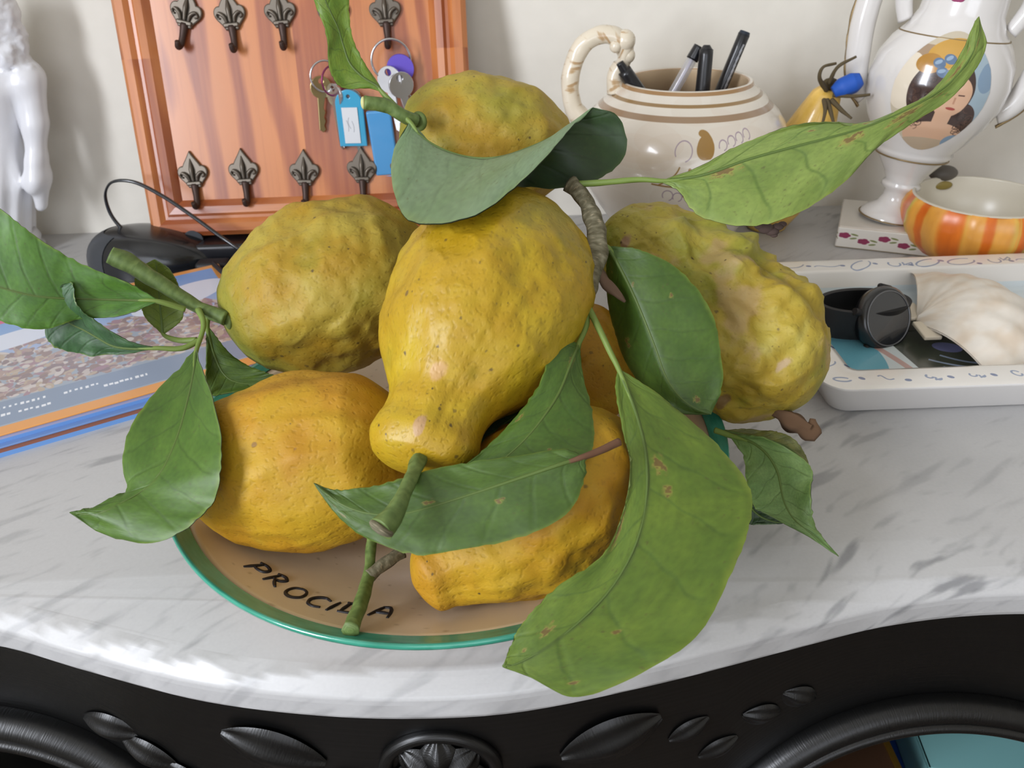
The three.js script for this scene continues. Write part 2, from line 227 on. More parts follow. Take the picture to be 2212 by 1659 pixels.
// ---------- key rack with its hooks and keys ----------
{
  const woodTex = (seed, vertical = true) => dataTex(512, 512, (u, v) => { if (!vertical) [u, v] = [v, u]; const w = fbm(u * 4 + seed, v * 1.1, seed, 3) * 0.9, r = Math.sin((u * 17 + w * 7) * 2.4) * 0.5 + 0.5, f = fbm(u * 90, v * 3, seed + 4, 3), k = smooth(0.25, 0.95, r) * 0.55 + f * 0.35; const c = mix3([200, 124, 68], [136, 62, 32], clamp(k * 1.15)); const m = fbm(u * 3, v * 3, seed + 8, 2) * 24; return [c[0] + m, c[1] + m * 0.7, c[2] + m * 0.4]; });
  const woods = [woodTex(1.3), woodTex(6.1), woodTex(3.7, false)].map((t) => phys({ map: t, roughness: 0.35, clearcoat: 0.45, clearcoatRoughness: 0.2 }));
  const g = thing('key_rack', 'brown varnished wooden key rack with moulded frame and metal lily hooks, leaning on the wall', 'key rack');
  const Wd = RACK.w, Hh = 0.3, m = 0.032;                 // local: x right, y up from its lower edge, z towards the room
  mesh('board', planarUV(box(Wd - 0.02, Hh - 0.02, 0.012, 0, Hh / 2, 0.006), (x, y) => [x * 3, y * 2.2]), woods[0], g);
  const prof = [[0, 0], [0, 0.014], [0.004, 0.018], [0.011, 0.019], [0.015, 0.0155], [0.0175, 0.0155], [0.02, 0.0185], [0.026, 0.0175], [0.0305, 0.013], [m, 0.0115], [m, 0]];
  const rail = (len, mat) => gridGeo(prof.length - 1, 1, (u, v) => { const [p, z] = prof[Math.round(u * (prof.length - 1))], s = v * 2 - 1; return [s * (len / 2 - p), p, z]; });
  const flatN = (q) => { const n = q.toNonIndexed(); n.computeVertexNormals(); return n; };
  const add = (name, len, mat, rot, x, y) => { const q = flatN(rail(len)); planarUV(q, (a, b) => [a * 2.2, b * 3]); q.rotateZ(rot).translate(x, y, 0); mesh(name, q, mat, g); };
  const side = woods[2].clone(); add('bottom_rail', Wd, woods[2], 0, 0, 0); add('top_rail', Wd, woods[2], Math.PI, 0, Hh); add('side_rail', Hh, side, -Math.PI / 2, -Wd / 2, Hh / 2); add('side_rail', Hh, side, Math.PI / 2, Wd / 2, Hh / 2);
  const iron = std({ color: 0x6a6258, metalness: 0.75, roughness: 0.42 }), rust = std({ color: 0x4a3a34, metalness: 0.6, roughness: 0.5 });
  const lily = new THREE.Shape(); lily.moveTo(0, 0.0235); lily.bezierCurveTo(0.002, 0.019, 0.0055, 0.0155, 0.007, 0.012); lily.bezierCurveTo(0.0105, 0.0125, 0.0125, 0.0095, 0.0115, 0.006); lily.bezierCurveTo(0.0105, 0.0025, 0.0065, 0.0005, 0.0045, -0.004); lily.lineTo(-0.0045, -0.004); lily.bezierCurveTo(-0.0065, 0.0005, -0.0105, 0.0025, -0.0115, 0.006); lily.bezierCurveTo(-0.0125, 0.0095, -0.0105, 0.0125, -0.007, 0.012); lily.bezierCurveTo(-0.0055, 0.0155, -0.002, 0.019, 0, 0.0235);
  const lilyG = new THREE.ExtrudeGeometry(lily, { depth: 0.0015, bevelEnabled: true, bevelThickness: 0.0012, bevelSize: 0.001, bevelSegments: 2, curveSegments: 6 });
  const curl = (s) => tubeGeo([[s * 0.003, 0.0, 0.003], [s * 0.0045, 0.005, 0.0042], [s * 0.0085, 0.0075, 0.0042], [s * 0.0098, 0.0045, 0.0035], [s * 0.0078, 0.0035, 0.0035]], [0.0013, 0.0016, 0.0014, 0.001, 0.0007], { n: 16, m: 8 });
  const plateG = merge([lilyG, tubeGeo([[0, 0.019, 0.002], [0, 0.01, 0.0042], [0, 0, 0.0035]], [0.0006, 0.002, 0.0014], { n: 12, m: 8 }), curl(1), curl(-1), rbox(0.0125, 0.0035, 0.004, 0.0012, 0, -0.0015, 0.0025)]);
  const pegG = tubeGeo([[0, -0.002, 0.002], [0, -0.012, 0.003], [0, -0.0185, 0.005], [0, -0.0205, 0.0095], [0, -0.0165, 0.0125]], [0.0034, 0.0026, 0.0026, 0.0025, 0.0019], { n: 20, m: 10 });
  const hook = (x, y, turn = 0) => { const h = mesh('hook', plateG, iron, g); h.position.set(x, y, 0.0125); h.rotation.z = turn; h.scale.setScalar(1.06); mesh('peg', pegG, rust, h); };
  HOOKS.forEach(([x, y, t]) => hook(x, y, t));
  g.position.set(...RACK.pos); g.rotation.x = -RACK.lean; g.rotation.z = RACK.roll;
  g.updateMatrixWorld();
  const onRack = (x, y, z) => g.localToWorld(new THREE.Vector3(x, y, z));
  const steel = std({ color: 0xc9c9cc, metalness: 0.95, roughness: 0.25 }), brassy = std({ color: 0xb9a678, metalness: 0.9, roughness: 0.35 });
  const keyGeo = (bow, len, teeth) => { const s = new THREE.Shape(); s.absarc(0, 0, bow, -Math.PI / 2 + 0.35, Math.PI * 1.5 - 0.35, false); s.lineTo(-0.0024, -bow - len); s.lineTo(0.0006, -bow - len - 0.002); for (let i = 0; i < teeth; i++) { const y = -bow - len + i * len / (teeth + 2); s.lineTo(0.0026 - (i % 2) * 0.0012, y); s.lineTo(0.0026 - ((i + 1) % 2) * 0.0012, y + len / (teeth + 2) * 0.8); } s.lineTo(0.0028, -bow * 0.95); const hole = new THREE.Path(); hole.absarc(0, bow * 0.55, bow * 0.28, 0, Math.PI * 2, true); s.holes.push(hole); return new THREE.ExtrudeGeometry(s, { depth: 0.0016, bevelEnabled: true, bevelThickness: 0.0003, bevelSize: 0.0003, bevelSegments: 1, curveSegments: 10 }); };
  const tagGeo = (w, h) => { const s = new THREE.Shape(); s.moveTo(-w / 2, -h); s.lineTo(w / 2, -h); s.lineTo(w / 2, -w * 0.42); s.absarc(0, -w * 0.42, w / 2, 0, Math.PI, false); s.closePath(); const q = new THREE.Path(); q.absarc(0, -0.003, 0.0022, 0, Math.PI * 2, true); s.holes.push(q); return new THREE.ExtrudeGeometry(s, { depth: 0.003, bevelEnabled: true, bevelThickness: 0.0007, bevelSize: 0.0007, bevelSegments: 2, curveSegments: 12 }).translate(0, 0.0, 0); };
  const tagFace = canvasTex(128, 256, (c, w, h) => { c.fillStyle = '#d7d9dc'; c.fillRect(0, 0, w, h); c.strokeStyle = '#8c8f96'; c.lineWidth = 4; for (const [x, y, k] of [[30, 90, 1], [52, 70, -1], [74, 96, 1]]) { c.beginPath(); c.moveTo(x, y); c.quadraticCurveTo(x + 20 * k, y + 40, x + 8, y + 80); c.stroke(); } });
  const cyan = phys({ color: 0x3d9fc6, roughness: 0.3, clearcoat: 0.4 }), blue = phys({ color: 0x4f96cc, roughness: 0.3, clearcoat: 0.4 });
  const mk = (name, geo, mat, p, grp, rz = 0, ry = 0) => { const q = mesh(name, geo, mat, grp); q.position.copy(p); q.rotation.set(0, ry, rz); return q; };
  const P = (a) => V(a);
  const ringA = thing('key_bunch', 'bunch of keys with a turquoise name tag hanging on the key rack', 'keys');
  const [a0, a1, a2, a3] = KEYS_A.map(P);
  mk('split_ring', new THREE.TorusGeometry(0.0125, 0.0009, 8, 40), steel, a0, ringA, 0, 0.5); mk('split_ring', new THREE.TorusGeometry(0.0118, 0.0008, 8, 40), std({ color: 0x8a3b62, metalness: 0.7, roughness: 0.35 }), a0.clone().add(P([0.007, -0.003, 0.004])), ringA, 0, 0.9);
  mk('key', keyGeo(0.009, 0.026, 5), brassy, a2, ringA, -0.12, 0.5); mk('key', keyGeo(0.0095, 0.034, 6), steel, a3, ringA, 0.03, -0.7); mk('key', keyGeo(0.009, 0.05, 5), steel, a1.clone().add(P([0.001, -0.007, -0.004])), ringA, 0.06, 0.1);
  const tg = mk('name_tag', tagGeo(0.0222, 0.044), cyan, a1, ringA, -0.02); mesh('paper_label', planarUV(box(0.0135, 0.03, 0.0006, 0, -0.0268, 0.0042), (x, y) => [x / 0.0135 + 0.5, (y + 0.0418) / 0.03]), std({ map: tagFace, roughness: 0.5 }), tg);
  base(ringA, a0);
  const ringB = thing('key_bunch', 'keys with a violet cap and a long blue tag hanging on the key rack', 'keys');
  const [b0, b1, b2, b3] = KEYS_B.map(P);
  mk('split_ring', new THREE.TorusGeometry(0.0165, 0.001, 8, 44), steel, b0, ringB, 0, 0.25);
  const vk = mk('key', keyGeo(0.0085, 0.03, 5), steel, b2, ringB, 0.3, 0.1); mesh('violet_cap', new THREE.CylinderGeometry(0.0115, 0.0115, 0.004, 28).rotateX(Math.PI / 2).translate(0.002, 0.004, 0), std({ color: 0x6c57c8, roughness: 0.45 }), vk);
  mk('key', keyGeo(0.011, 0.03, 6), steel, b1, ringB, 0.1, -0.3); mk('key', keyGeo(0.0105, 0.028, 5), steel, b1.clone().add(P([0.009, -0.004, 0.003])), ringB, 0.2, 0.4);
  mk('long_tag', merge([rbox(0.0215, 0.056, 0.006, 0.0018, 0, -0.028, 0), rbox(0.013, 0.014, 0.005, 0.0022, 0, -0.062, 0)]), blue, b3, ringB, 0.04);
  base(ringB, b0);
}

// ---------- lemons ----------
function lemonSurface(o) {
  const A = V(o.A), B = V(o.B), M = A.clone().add(B).multiplyScalar(0.5).add(V(o.bend || [0, 0, 0])), sd = o.seed;
  const ax = (t) => { const u = 1 - t; return new THREE.Vector3(A.x * u * u + 2 * M.x * u * t + B.x * t * t, A.y * u * u + 2 * M.y * u * t + B.y * t * t, A.z * u * u + 2 * M.z * u * t + B.z * t * t); };
  const tan = (t) => M.clone().sub(A).multiplyScalar(1 - t).add(B.clone().sub(M).multiplyScalar(t)).normalize();
  const ref = V(o.ref || [0.1, 1, 0.25]).normalize(), pr = o.prof;
  const rad = (t) => { let k = 0; while (k < pr.length - 2 && t > pr[k + 1][0]) k++; const sq = (i) => { i = clamp(i, 0, pr.length - 1); return pr[i][1] ** 2; }, f = clamp((t - pr[k][0]) / (pr[k + 1][0] - pr[k][0])), a = sq(k - 1), b = sq(k), c = sq(k + 1), d = sq(k + 2); const m1 = (c - a) / 2, m2 = (d - b) / 2, f2 = f * f, f3 = f2 * f; return Math.sqrt(Math.max(0, (k === 0 ? mix(b, c, f) * 0.5 + 0.5 * ((2 * f3 - 3 * f2 + 1) * b + (f3 - 2 * f2 + f) * m1 + (-2 * f3 + 3 * f2) * c + (f3 - f2) * m2) : (2 * f3 - 3 * f2 + 1) * b + (f3 - 2 * f2 + f) * m1 + (-2 * f3 + 3 * f2) * c + (f3 - f2) * m2))); };
  const wr = o.wrinkle, kn = o.knob, rg = o.ridge || 0;
  return (u, s, plain) => {
    const t = (1 - Math.cos(Math.PI * s)) / 2, a = u * Math.PI * 2, c = ax(t), d = tan(t);
    const n1 = ref.clone().addScaledVector(d, -ref.dot(d)).normalize(), n2 = new THREE.Vector3().crossVectors(d, n1);
    const dir = n1.multiplyScalar(Math.cos(a)).addScaledVector(n2, Math.sin(a) * (o.flat || 1));
    const r = rad(t), p = c.addScaledVector(dir, r);
    if (plain) return p;
    const e = Math.sin(Math.PI * t) ** 0.6, ca = Math.cos(a), sa = Math.sin(a);
    const long = N3(ca * 1.7 + sd, sa * 1.7, t * 1.6 + sd) * wr + Math.abs(N3(ca * 3.1 + sd * 2, sa * 3.1, t * 2.3)) * -wr * 0.4;
    const kb = N3(p.x * 46 + sd, p.y * 46, p.z * 46) * kn + N3(p.x * 105 + sd, p.y * 105, p.z * 105) * kn * 0.42;
    const wrn = (1 - Math.abs(N3(p.x * 62 + sd, p.y * 62 + sd, p.z * 62)) * 2.2) ** 3 * rg + N3(p.x * 190, p.y * 190, p.z * 190 + sd) * kn * 0.14;
    if (o.lobe) p.addScaledVector(dir, o.lobe * Math.cos(a * (o.lobes || 3) + (o.lobeTurn || 0)) * smooth(0.26, 0.04, o.lobeEnd ? 1 - t : t) * smooth(0, 0.012, o.lobeEnd ? 1 - t : t));
    return p.addScaledVector(dir, (long + kb + wrn) * e * (0.55 + 0.45 * Math.min(1, r / 0.03)));
  };
}
function lemonMaps(o, S) {
  const W2 = 896, H2 = 448, sd = o.seed, R = rng(o.seed * 97 + 5), c = o.color;
  // positions on the plain skin, on a coarse grid, filled in between
  const GU = 128, GV = 64, gp = []; for (let j = 0; j <= GV; j++) for (let i = 0; i <= GU; i++) gp.push(S(i / GU, j / GV, true));
  const at = (u, v) => { const x = u * GU, y = v * GV, i = Math.min(GU - 1, Math.floor(x)), j = Math.min(GV - 1, Math.floor(y)), f = x - i, g = y - j, k = j * (GU + 1) + i, a = gp[k], b = gp[k + 1], d = gp[k + GU + 1], e = gp[k + GU + 2]; return [mix(mix(a.x, b.x, f), mix(d.x, e.x, f), g), mix(mix(a.y, b.y, f), mix(d.y, e.y, f), g), mix(mix(a.z, b.z, f), mix(d.z, e.z, f), g)]; };
  const specks = []; for (let i = 0; i < (o.specks || 60); i++) { const sv = 0.08 + R() * 0.84, q = S(R(), sv, true); specks.push([q.x, q.y, q.z, 0.0003 + R() * R() * (o.speckMax || 0.0008), R(), sv]); }
  const marks = (o.scars || []).map(([u, v, r, l, k]) => { const q = S(u, v, true), q2 = S(u, v + 0.02, true).sub(q).normalize(); return [q, q2, r, l, k]; });
  let row = [], rowV = -1;
  const bump = new Uint8Array(W2 * H2 * 4);
  const map = dataTex(W2, H2, (u, v) => {
    const [x, y, z] = at(u, v), big = fbm(x * 22 + sd, y * 22, z * 22, 3), med = fbm(x * 70, y * 70 + sd, z * 70, 3), pore = N3(x * 620 + sd, y * 620, z * 620), fine = N3(x * 1500, y * 1500, z * 1500);
    const i = Math.min(W2 - 1, Math.floor(u * W2)), j = Math.min(H2 - 1, Math.floor(v * H2)), b = clamp(150 - 70 * smooth(0.1, 0.6, pore) + med * 70 + fine * 16, 0, 255), k4 = (j * W2 + i) * 4; bump[k4] = bump[k4 + 1] = bump[k4 + 2] = b; bump[k4 + 3] = 255;
    let q = mix3(c.base, c.deep, smooth(-0.28, 0.3, big + med * 0.5));
    const gr = clamp(smooth(o.greenAt, o.greenAt + 0.3, fbm(x * 17, y * 17 + 4, z * 17 + sd * 3, 3) + med * 0.35) * o.green + (o.greenEnd || 0) * smooth(0.34, 0.1, v + med * 0.12));
    q = mix3(q, c.green, gr);
    q = mix3(q, c.pale, smooth(0.05, 0.5, fbm(x * 95, y * 95, z * 95 + sd, 2)) * 0.35);
    const dark = 1 - 0.06 * smooth(0.15, 0.6, pore) + fine * 0.035; q = [q[0] * dark, q[1] * dark, q[2] * dark];
    const sc = !o.scurf ? 0 : smooth(o.scurfAt || 0.3, (o.scurfAt || 0.3) + 0.16, fbm(x * 42 + 9, y * 42, z * 42 + sd * 5, 3) + fine * 0.05) * (o.scurf || 0); q = mix3(q, [172, 142, 104], sc);
    for (const [p, d, r, l, kk] of marks) { const dx = x - p.x, dy = y - p.y, dz = z - p.z, dl = dx * d.x + dy * d.y + dz * d.z, pe = Math.sqrt(Math.max(0, dx * dx + dy * dy + dz * dz - dl * dl)); const e = Math.hypot(pe / r, dl / l) + med * 1.6 + fine * 0.12; if (e < 1.25) q = mix3(q, kk || [186, 152, 112], smooth(1.2, 0.75, e) * 0.9); }
    if (v !== rowV) { rowV = v; row = specks.filter((p) => Math.abs(p[5] - v) < 0.03); }
    for (const p of row) { const dx = x - p[0], dy = y - p[1], dz = z - p[2], d2 = dx * dx + dy * dy + dz * dz; if (d2 < p[3] * p[3] * 2.2) q = mix3(q, [74, 58, 26], smooth(1.4, 0.6, Math.sqrt(d2) / p[3] + fine * 0.4) * (0.35 + 0.55 * p[4])); }
    return q;
  });
  const bt = new THREE.DataTexture(bump, W2, H2, THREE.RGBAFormat); bt.magFilter = bt.minFilter = THREE.LinearFilter; bt.wrapS = bt.wrapT = THREE.RepeatWrapping; bt.needsUpdate = true;
  return { map, bumpMap: bt };
}
function lemon(o) {
  const g = thing('lemon', o.label, 'lemon', 'lemons heaped in the dish'), S = lemonSurface(o);
  const geo = gridGeo(o.nu || 200, o.nv || 150, (u, v) => { const p = S(u, v); return [p.x, p.y, p.z]; }, true);
  mesh('fruit', geo, phys({ ...lemonMaps(o, S), bumpScale: 0.0005, roughness: o.gloss ? 0.5 : 0.62, clearcoat: o.gloss || 0, clearcoatRoughness: 0.35 }), g);
  return g;
}
// ---------- leaves and twigs ----------
const leafMats = {};
function leafMaterial(o) {
  const R = rng(o.seed * 31 + 7), sd = o.seed, spots = []; for (let i = 0; i < (o.spots || 0); i++) spots.push([0.12 + R() * 0.76, 0.12 + R() * 0.8, 0.008 + R() * R() * 0.045]);
  const map = dataTex(256, 384, (uu, v) => {
    const under = uu >= 0.5, u = (under ? uu - 0.5 : uu) * 2, a = Math.abs(u - 0.5) * 2, s = u < 0.5 ? 1 : -1;
    const n = fbm(u * 4 + sd, v * 9, sd, 3), f = fbm(u * 30, v * 60, sd + 2, 2);
    let c = mix3(under ? o.under : o.top, under ? o.under2 || o.under : o.top2, clamp(0.5 + n * 1.6));
    const ph = (v * 8.5 - a * (1.5 - a * 0.35) + s * 0.23 + N3(a * 3, v * 6, sd) * 0.2) % 1, ve = Math.abs(((ph + 1) % 1) - 0.5), vein = smooth(0.055, 0.0, ve) * smooth(1, 0.75, a) * 0.45;
    const net = smooth(0.06, 0, Math.abs(N3(u * 26 + sd, v * 44, 3))) * 0.16, rib = smooth(0.05, 0.012, a) * 0.75;
    c = mix3(c, under ? o.veinU || [120, 140, 96] : o.vein, clamp(vein + net));
    c = mix3(c, o.rib || [92, 118, 44], rib);
    c = mix3(c, [168, 172, 66], smooth(0.93, 1, a + n * 0.08) * (o.edge ?? 0.35));
    for (const [x, y, r] of spots) { const d = Math.hypot((u - x) * 0.55, v - y) / r + f * 1.6; if (d < 1.3) c = mix3(c, d < 0.6 ? [110, 78, 44] : [150, 132, 66], smooth(1.25, 0.5, d) * 0.75); }
    const sp = smooth(0.42, 0.6, N3(u * 46 + sd, v * 82, sd)) * smooth(0.1, 0.45, fbm(u * 5, v * 7, sd + 9, 2) + 0.25) * (o.fleck ?? 0.5); c = mix3(c, [74, 70, 34], sp);
    const k = 1 + f * 0.16; return [c[0] * k, c[1] * k, c[2] * k];
  });
  const bumpMap = leafMats.bump || (leafMats.bump = dataTex(256, 384, (uu, v) => { const u = (uu % 0.5) * 2, a = Math.abs(u - 0.5) * 2, s = u < 0.5 ? 1 : -1, ph = v * 8.5 - a * (1.5 - a * 0.35) + s * 0.23, ve = Math.abs(((ph + 10) % 1) - 0.5), k = 150 - smooth(0.12, 0, ve) * 70 + fbm(u * 16, v * 30, 1, 2) * 60; return [k, k, k]; }, false));
  return phys({ map, bumpMap, bumpScale: 0.0004, roughness: o.rough ?? 0.56, clearcoat: o.coat ?? 0.06, clearcoatRoughness: 0.3 });
}
function leafGeo(rows, o = {}) {
  const n = o.n || 56, m = o.m || 18, th = o.th || 0.00055, R = rows.map((r) => typeof r[0] === 'number' ? [V(r), V(r), V(r)] : r.map(V));
  const C3 = [0, 1, 2].map((k) => new THREE.CatmullRomCurve3(R.map((r, i) => r[k].clone().addScalar((i === 0 || i === R.length - 1) ? k * 1e-6 : 0)), false, 'catmullrom', 0.5)), cr = o.crease ?? 0.45, wv = o.wave ?? 0.0012, sd = o.seed || 1;
  const P = [];
  for (let i = 0; i <= n; i++) {
    const t = i / n, [L, M, Q] = C3.map((c) => c.getPoint(t)); P.push([]);
    const nrm = new THREE.Vector3().crossVectors(Q.clone().sub(L), C3[1].getTangent(clamp(t, 0.01, 0.99))).normalize(), wid = Q.distanceTo(L);
    for (let j = 0; j <= m; j++) {
      const a = j / m * 2 - 1, q = new THREE.Vector3(), E = a < 0 ? L : Q, w = Math.abs(a);
      const l = M.clone().lerp(E, w), lq = q.addScaledVector(L, a * (a - 1) / 2).addScaledVector(M, 1 - a * a).addScaledVector(Q, a * (a + 1) / 2).lerp(l, cr);
      const k = Math.min(1, wid / 0.012) * wv; lq.addScaledVector(nrm, (N3(t * 6 + sd, a * 1.4, sd) * w + N3(t * 22 + sd, a * 2, sd) * 0.35 * w * w) * k * 2.2);
      if (w > 0.93) lq.addScaledVector(E.clone().sub(M).normalize(), N3(t * 60, a, sd) * 0.0009 * Math.min(1, wid / 0.01));
      P[i].push(lq);
    }
  }
  const NN = P.map((row, i) => row.map((p, j) => { const a = P[Math.min(n, i + 1)][j], b = P[Math.max(0, i - 1)][j], c = row[Math.min(m, j + 1)], d = row[Math.max(0, j - 1)], v = a.clone().sub(b).cross(c.clone().sub(d)); return v.lengthSq() < 1e-16 ? null : v.normalize(); }));
  for (let i = 0; i <= n; i++) for (let j = 0; j <= m; j++) if (!NN[i][j]) NN[i][j] = (NN[i === 0 ? 1 : n - 1][Math.floor(m / 2)] || new THREE.Vector3(0, 1, 0)).clone();
  const pos = [], uv = [], idx = [], sgn = o.flip ? -1 : 1, K = (n + 1) * (m + 1);
  for (const s of [1, -1]) for (let i = 0; i <= n; i++) for (let j = 0; j <= m; j++) { const p = P[i][j], q = NN[i][j]; pos.push(p.x + q.x * th / 2 * s, p.y + q.y * th / 2 * s, p.z + q.z * th / 2 * s); const u = clamp(j / m, 0.012, 0.988); uv.push((s * sgn > 0 ? 0 : 0.5) + u * 0.5, i / n); }
  for (let i = 0; i < n; i++) for (let j = 0; j < m; j++) { const a = i * (m + 1) + j, b = a + m + 1; idx.push(a, b, a + 1, b, b + 1, a + 1); const c = a + K, d = b + K; idx.push(c, c + 1, d, d, c + 1, d + 1); }
  for (let i = 0; i < n; i++) for (const j of [0, m]) { const a = i * (m + 1) + j, b = a + m + 1; j ? idx.push(a, b, a + K, b, b + K, a + K) : idx.push(a, a + K, b, b, a + K, b + K); }
  const g = new THREE.BufferGeometry(); g.setAttribute('position', new THREE.Float32BufferAttribute(pos, 3)); g.setAttribute('uv', new THREE.Float32BufferAttribute(uv, 2)); g.setIndex(idx); g.computeVertexNormals(); g.userData.mid = C3[1]; return g;
}
const stalk = std({ color: 0x51652a, roughness: 0.55 }), stalkPale = std({ color: 0x6c8038, roughness: 0.55 });
const bark = std({ map: dataTex(64, 256, (u, v) => { const n = fbm(u * 6, v * 22, 3, 4) * 70, k = smooth(0.3, 0.6, N3(u * 9, v * 60, 8)); return [104 + n + k * 40, 98 + n + k * 34, 76 + n + k * 30]; }), roughness: 0.85 });
const greenBark = std({ map: dataTex(64, 256, (u, v) => { const n = fbm(u * 5, v * 16, 7, 4) * 46; return [92 + n, 112 + n, 56 + n * 0.8]; }), roughness: 0.6 });
function leaf(parent, rows, o, petiole, label) {
  const g = leafGeo(rows, o), l = mesh('leaf', g, leafMaterial(o), parent); if (label) l.userData.label = label;
  const pts = []; for (let i = 0; i <= 9; i++) pts.push(g.userData.mid.getPoint(0.02 + i / 9 * 0.93));
  mesh('midrib', tubeGeo(pts, [0.0009, 0.0007, 0.0005, 0.0004, 0.0003], { n: 40, m: 8 }), o.ribMat || stalk, l);
  if (petiole) mesh('petiole', tubeGeo([...petiole, pts[0], pts[1]], o.petR || [0.0016, 0.0014, 0.0011, 0.0006], { n: 24, m: 10, rough: 0.12 }), o.petMat || stalkPale, l);
  return l;
}
const GREEN = { top: [72, 99, 28], top2: [58, 86, 22], under: [113, 136, 95], under2: [101, 125, 80], vein: [51, 73, 24], veinU: [95, 116, 73], rib: [71, 92, 30] };
const DARK = { top: [43, 66, 28], top2: [32, 55, 22], under: [113, 136, 101], under2: [104, 129, 89], vein: [30, 47, 20], veinU: [93, 116, 81], rib: [56, 75, 31] };
const LIME = { top: [93, 114, 34], top2: [77, 100, 28], under: [105, 121, 69], vein: [60, 83, 26], rib: [63, 81, 26] };
const Y1 = { base: [177, 149, 23], deep: [168, 133, 14], green: [130, 121, 19], pale: [180, 154, 50] };
const Y2 = { base: [180, 142, 21], deep: [170, 122, 11], green: [155, 129, 24], pale: [183, 152, 50] };
const Y3 = { base: [164, 143, 50], deep: [161, 127, 25], green: [122, 124, 33], pale: [168, 152, 76] };
const Y4 = { base: [170, 152, 59], deep: [159, 133, 34], green: [129, 135, 37], pale: [176, 169, 106] };

// ---------- the heap of lemons with their twigs and leaves ----------
const calyxGeo = (p, r, dir) => { const s = new THREE.SphereGeometry(r, 20, 12).scale(1, 0.45, 1), q = new THREE.Quaternion().setFromUnitVectors(new THREE.Vector3(0, 1, 0), V(dir).normalize()); s.applyQuaternion(q).translate(...p); return s; };
{ // lemon lying behind the others on top, with a folded leaf
  const g = lemon({ label: 'lemon at the very top of the heap with a pale folded leaf draped across it', A: [-0.0613, 1.0081, 0.3011], B: [0.0451, 0.9912, 0.2881], bend: [0, 0.004, 0], prof: [[0, 0], [0.05, 0.022], [0.18, 0.034], [0.45, 0.0395], [0.7, 0.036], [0.9, 0.021], [1, 0]], wrinkle: 0.005, knob: 0.0035, seed: 3.7, color: Y3, green: 0.5, greenAt: 0.12, greenEnd: 0.7, specks: 50, scurf: 0.25 });
  const ca = [-0.0450, 1.0255, 0.3351];
  mesh('calyx', calyxGeo(ca, 0.0052, [-0.5, 0.1, 0.8]), std({ color: 0x55662c, roughness: 0.7 }), g);
  mesh('twig', tubeGeo([[-0.0719, 1.0378, 0.3439], [-0.0607, 1.0350, 0.3409], [-0.0527, 1.0299, 0.3406], [-0.0460, 1.0260, 0.3371]], [0.0034, 0.0038, 0.0034, 0.0036], { rough: 0.1, n: 30 }), greenBark, g);
  mesh('cut_end', calyxGeo([-0.0721, 1.0378, 0.3439], 0.0032, [-1, 0.05, 0.1]), std({ color: 0xc5c487, roughness: 0.8 }), g);
  leaf(g, [[-0.0490, 1.0275, 0.3432], [[-0.0559, 1.0179, 0.3681], [-0.0442, 1.0220, 0.3490], [-0.0340, 1.0110, 0.3500]], [[-0.0505, 1.0119, 0.4167], [-0.0304, 1.0168, 0.3629], [-0.0145, 1.0010, 0.3645]], [[-0.0391, 1.0092, 0.4514], [-0.0112, 1.0156, 0.3766], [0.0046, 1.0017, 0.3783]], [[-0.0153, 1.0173, 0.4663], [0.0050, 1.0204, 0.3854], [0.0251, 1.0037, 0.3888]], [[0.0038, 1.0216, 0.4436], [0.0208, 1.0266, 0.3875], [0.0457, 1.0073, 0.3924]], [[0.0236, 1.0290, 0.4119], [0.0339, 1.0315, 0.3773], [0.0605, 1.0161, 0.3810]], [[0.0367, 1.0331, 0.3834], [0.0399, 1.0356, 0.3771], [0.0574, 1.0327, 0.3754]], [0.0443, 1.0382, 0.3755]], { ...DARK, seed: 5, flip: true, crease: 0.5, wave: 0.0012, edge: 0.15 }, [[-0.0532, 1.0303, 0.3403]], 'leaf folded over, pale underside and dark green face');
  leaf(g, [[-0.0617, 1.0402, 0.3377], [[-0.0687, 1.0437, 0.3367], [-0.0657, 1.0448, 0.3359], [-0.0658, 1.0471, 0.3333]], [[-0.0829, 1.0453, 0.3403], [-0.0763, 1.0523, 0.3348], [-0.0705, 1.0538, 0.3315]], [[-0.0880, 1.0540, 0.3397], [-0.0808, 1.0636, 0.3313], [-0.0747, 1.0619, 0.3288]], [[-0.0876, 1.0709, 0.3350], [-0.0835, 1.0742, 0.3282], [-0.0775, 1.0715, 0.3252]], [[-0.0931, 1.0840, 0.3268], [-0.0874, 1.0850, 0.3285], [-0.0767, 1.0841, 0.3220]], [[-0.0934, 1.0976, 0.3277], [-0.0872, 1.0974, 0.3279], [-0.0769, 1.0966, 0.3213]], [-0.0863, 1.1190, 0.3203]], { ...LIME, top: [89, 120, 33], top2: [103, 124, 31], seed: 8, wave: 0.001, flip: true }, [[-0.0530, 1.0314, 0.3408]]);
  base(g, [-0.0105, 0.9969, 0.2963]);
}
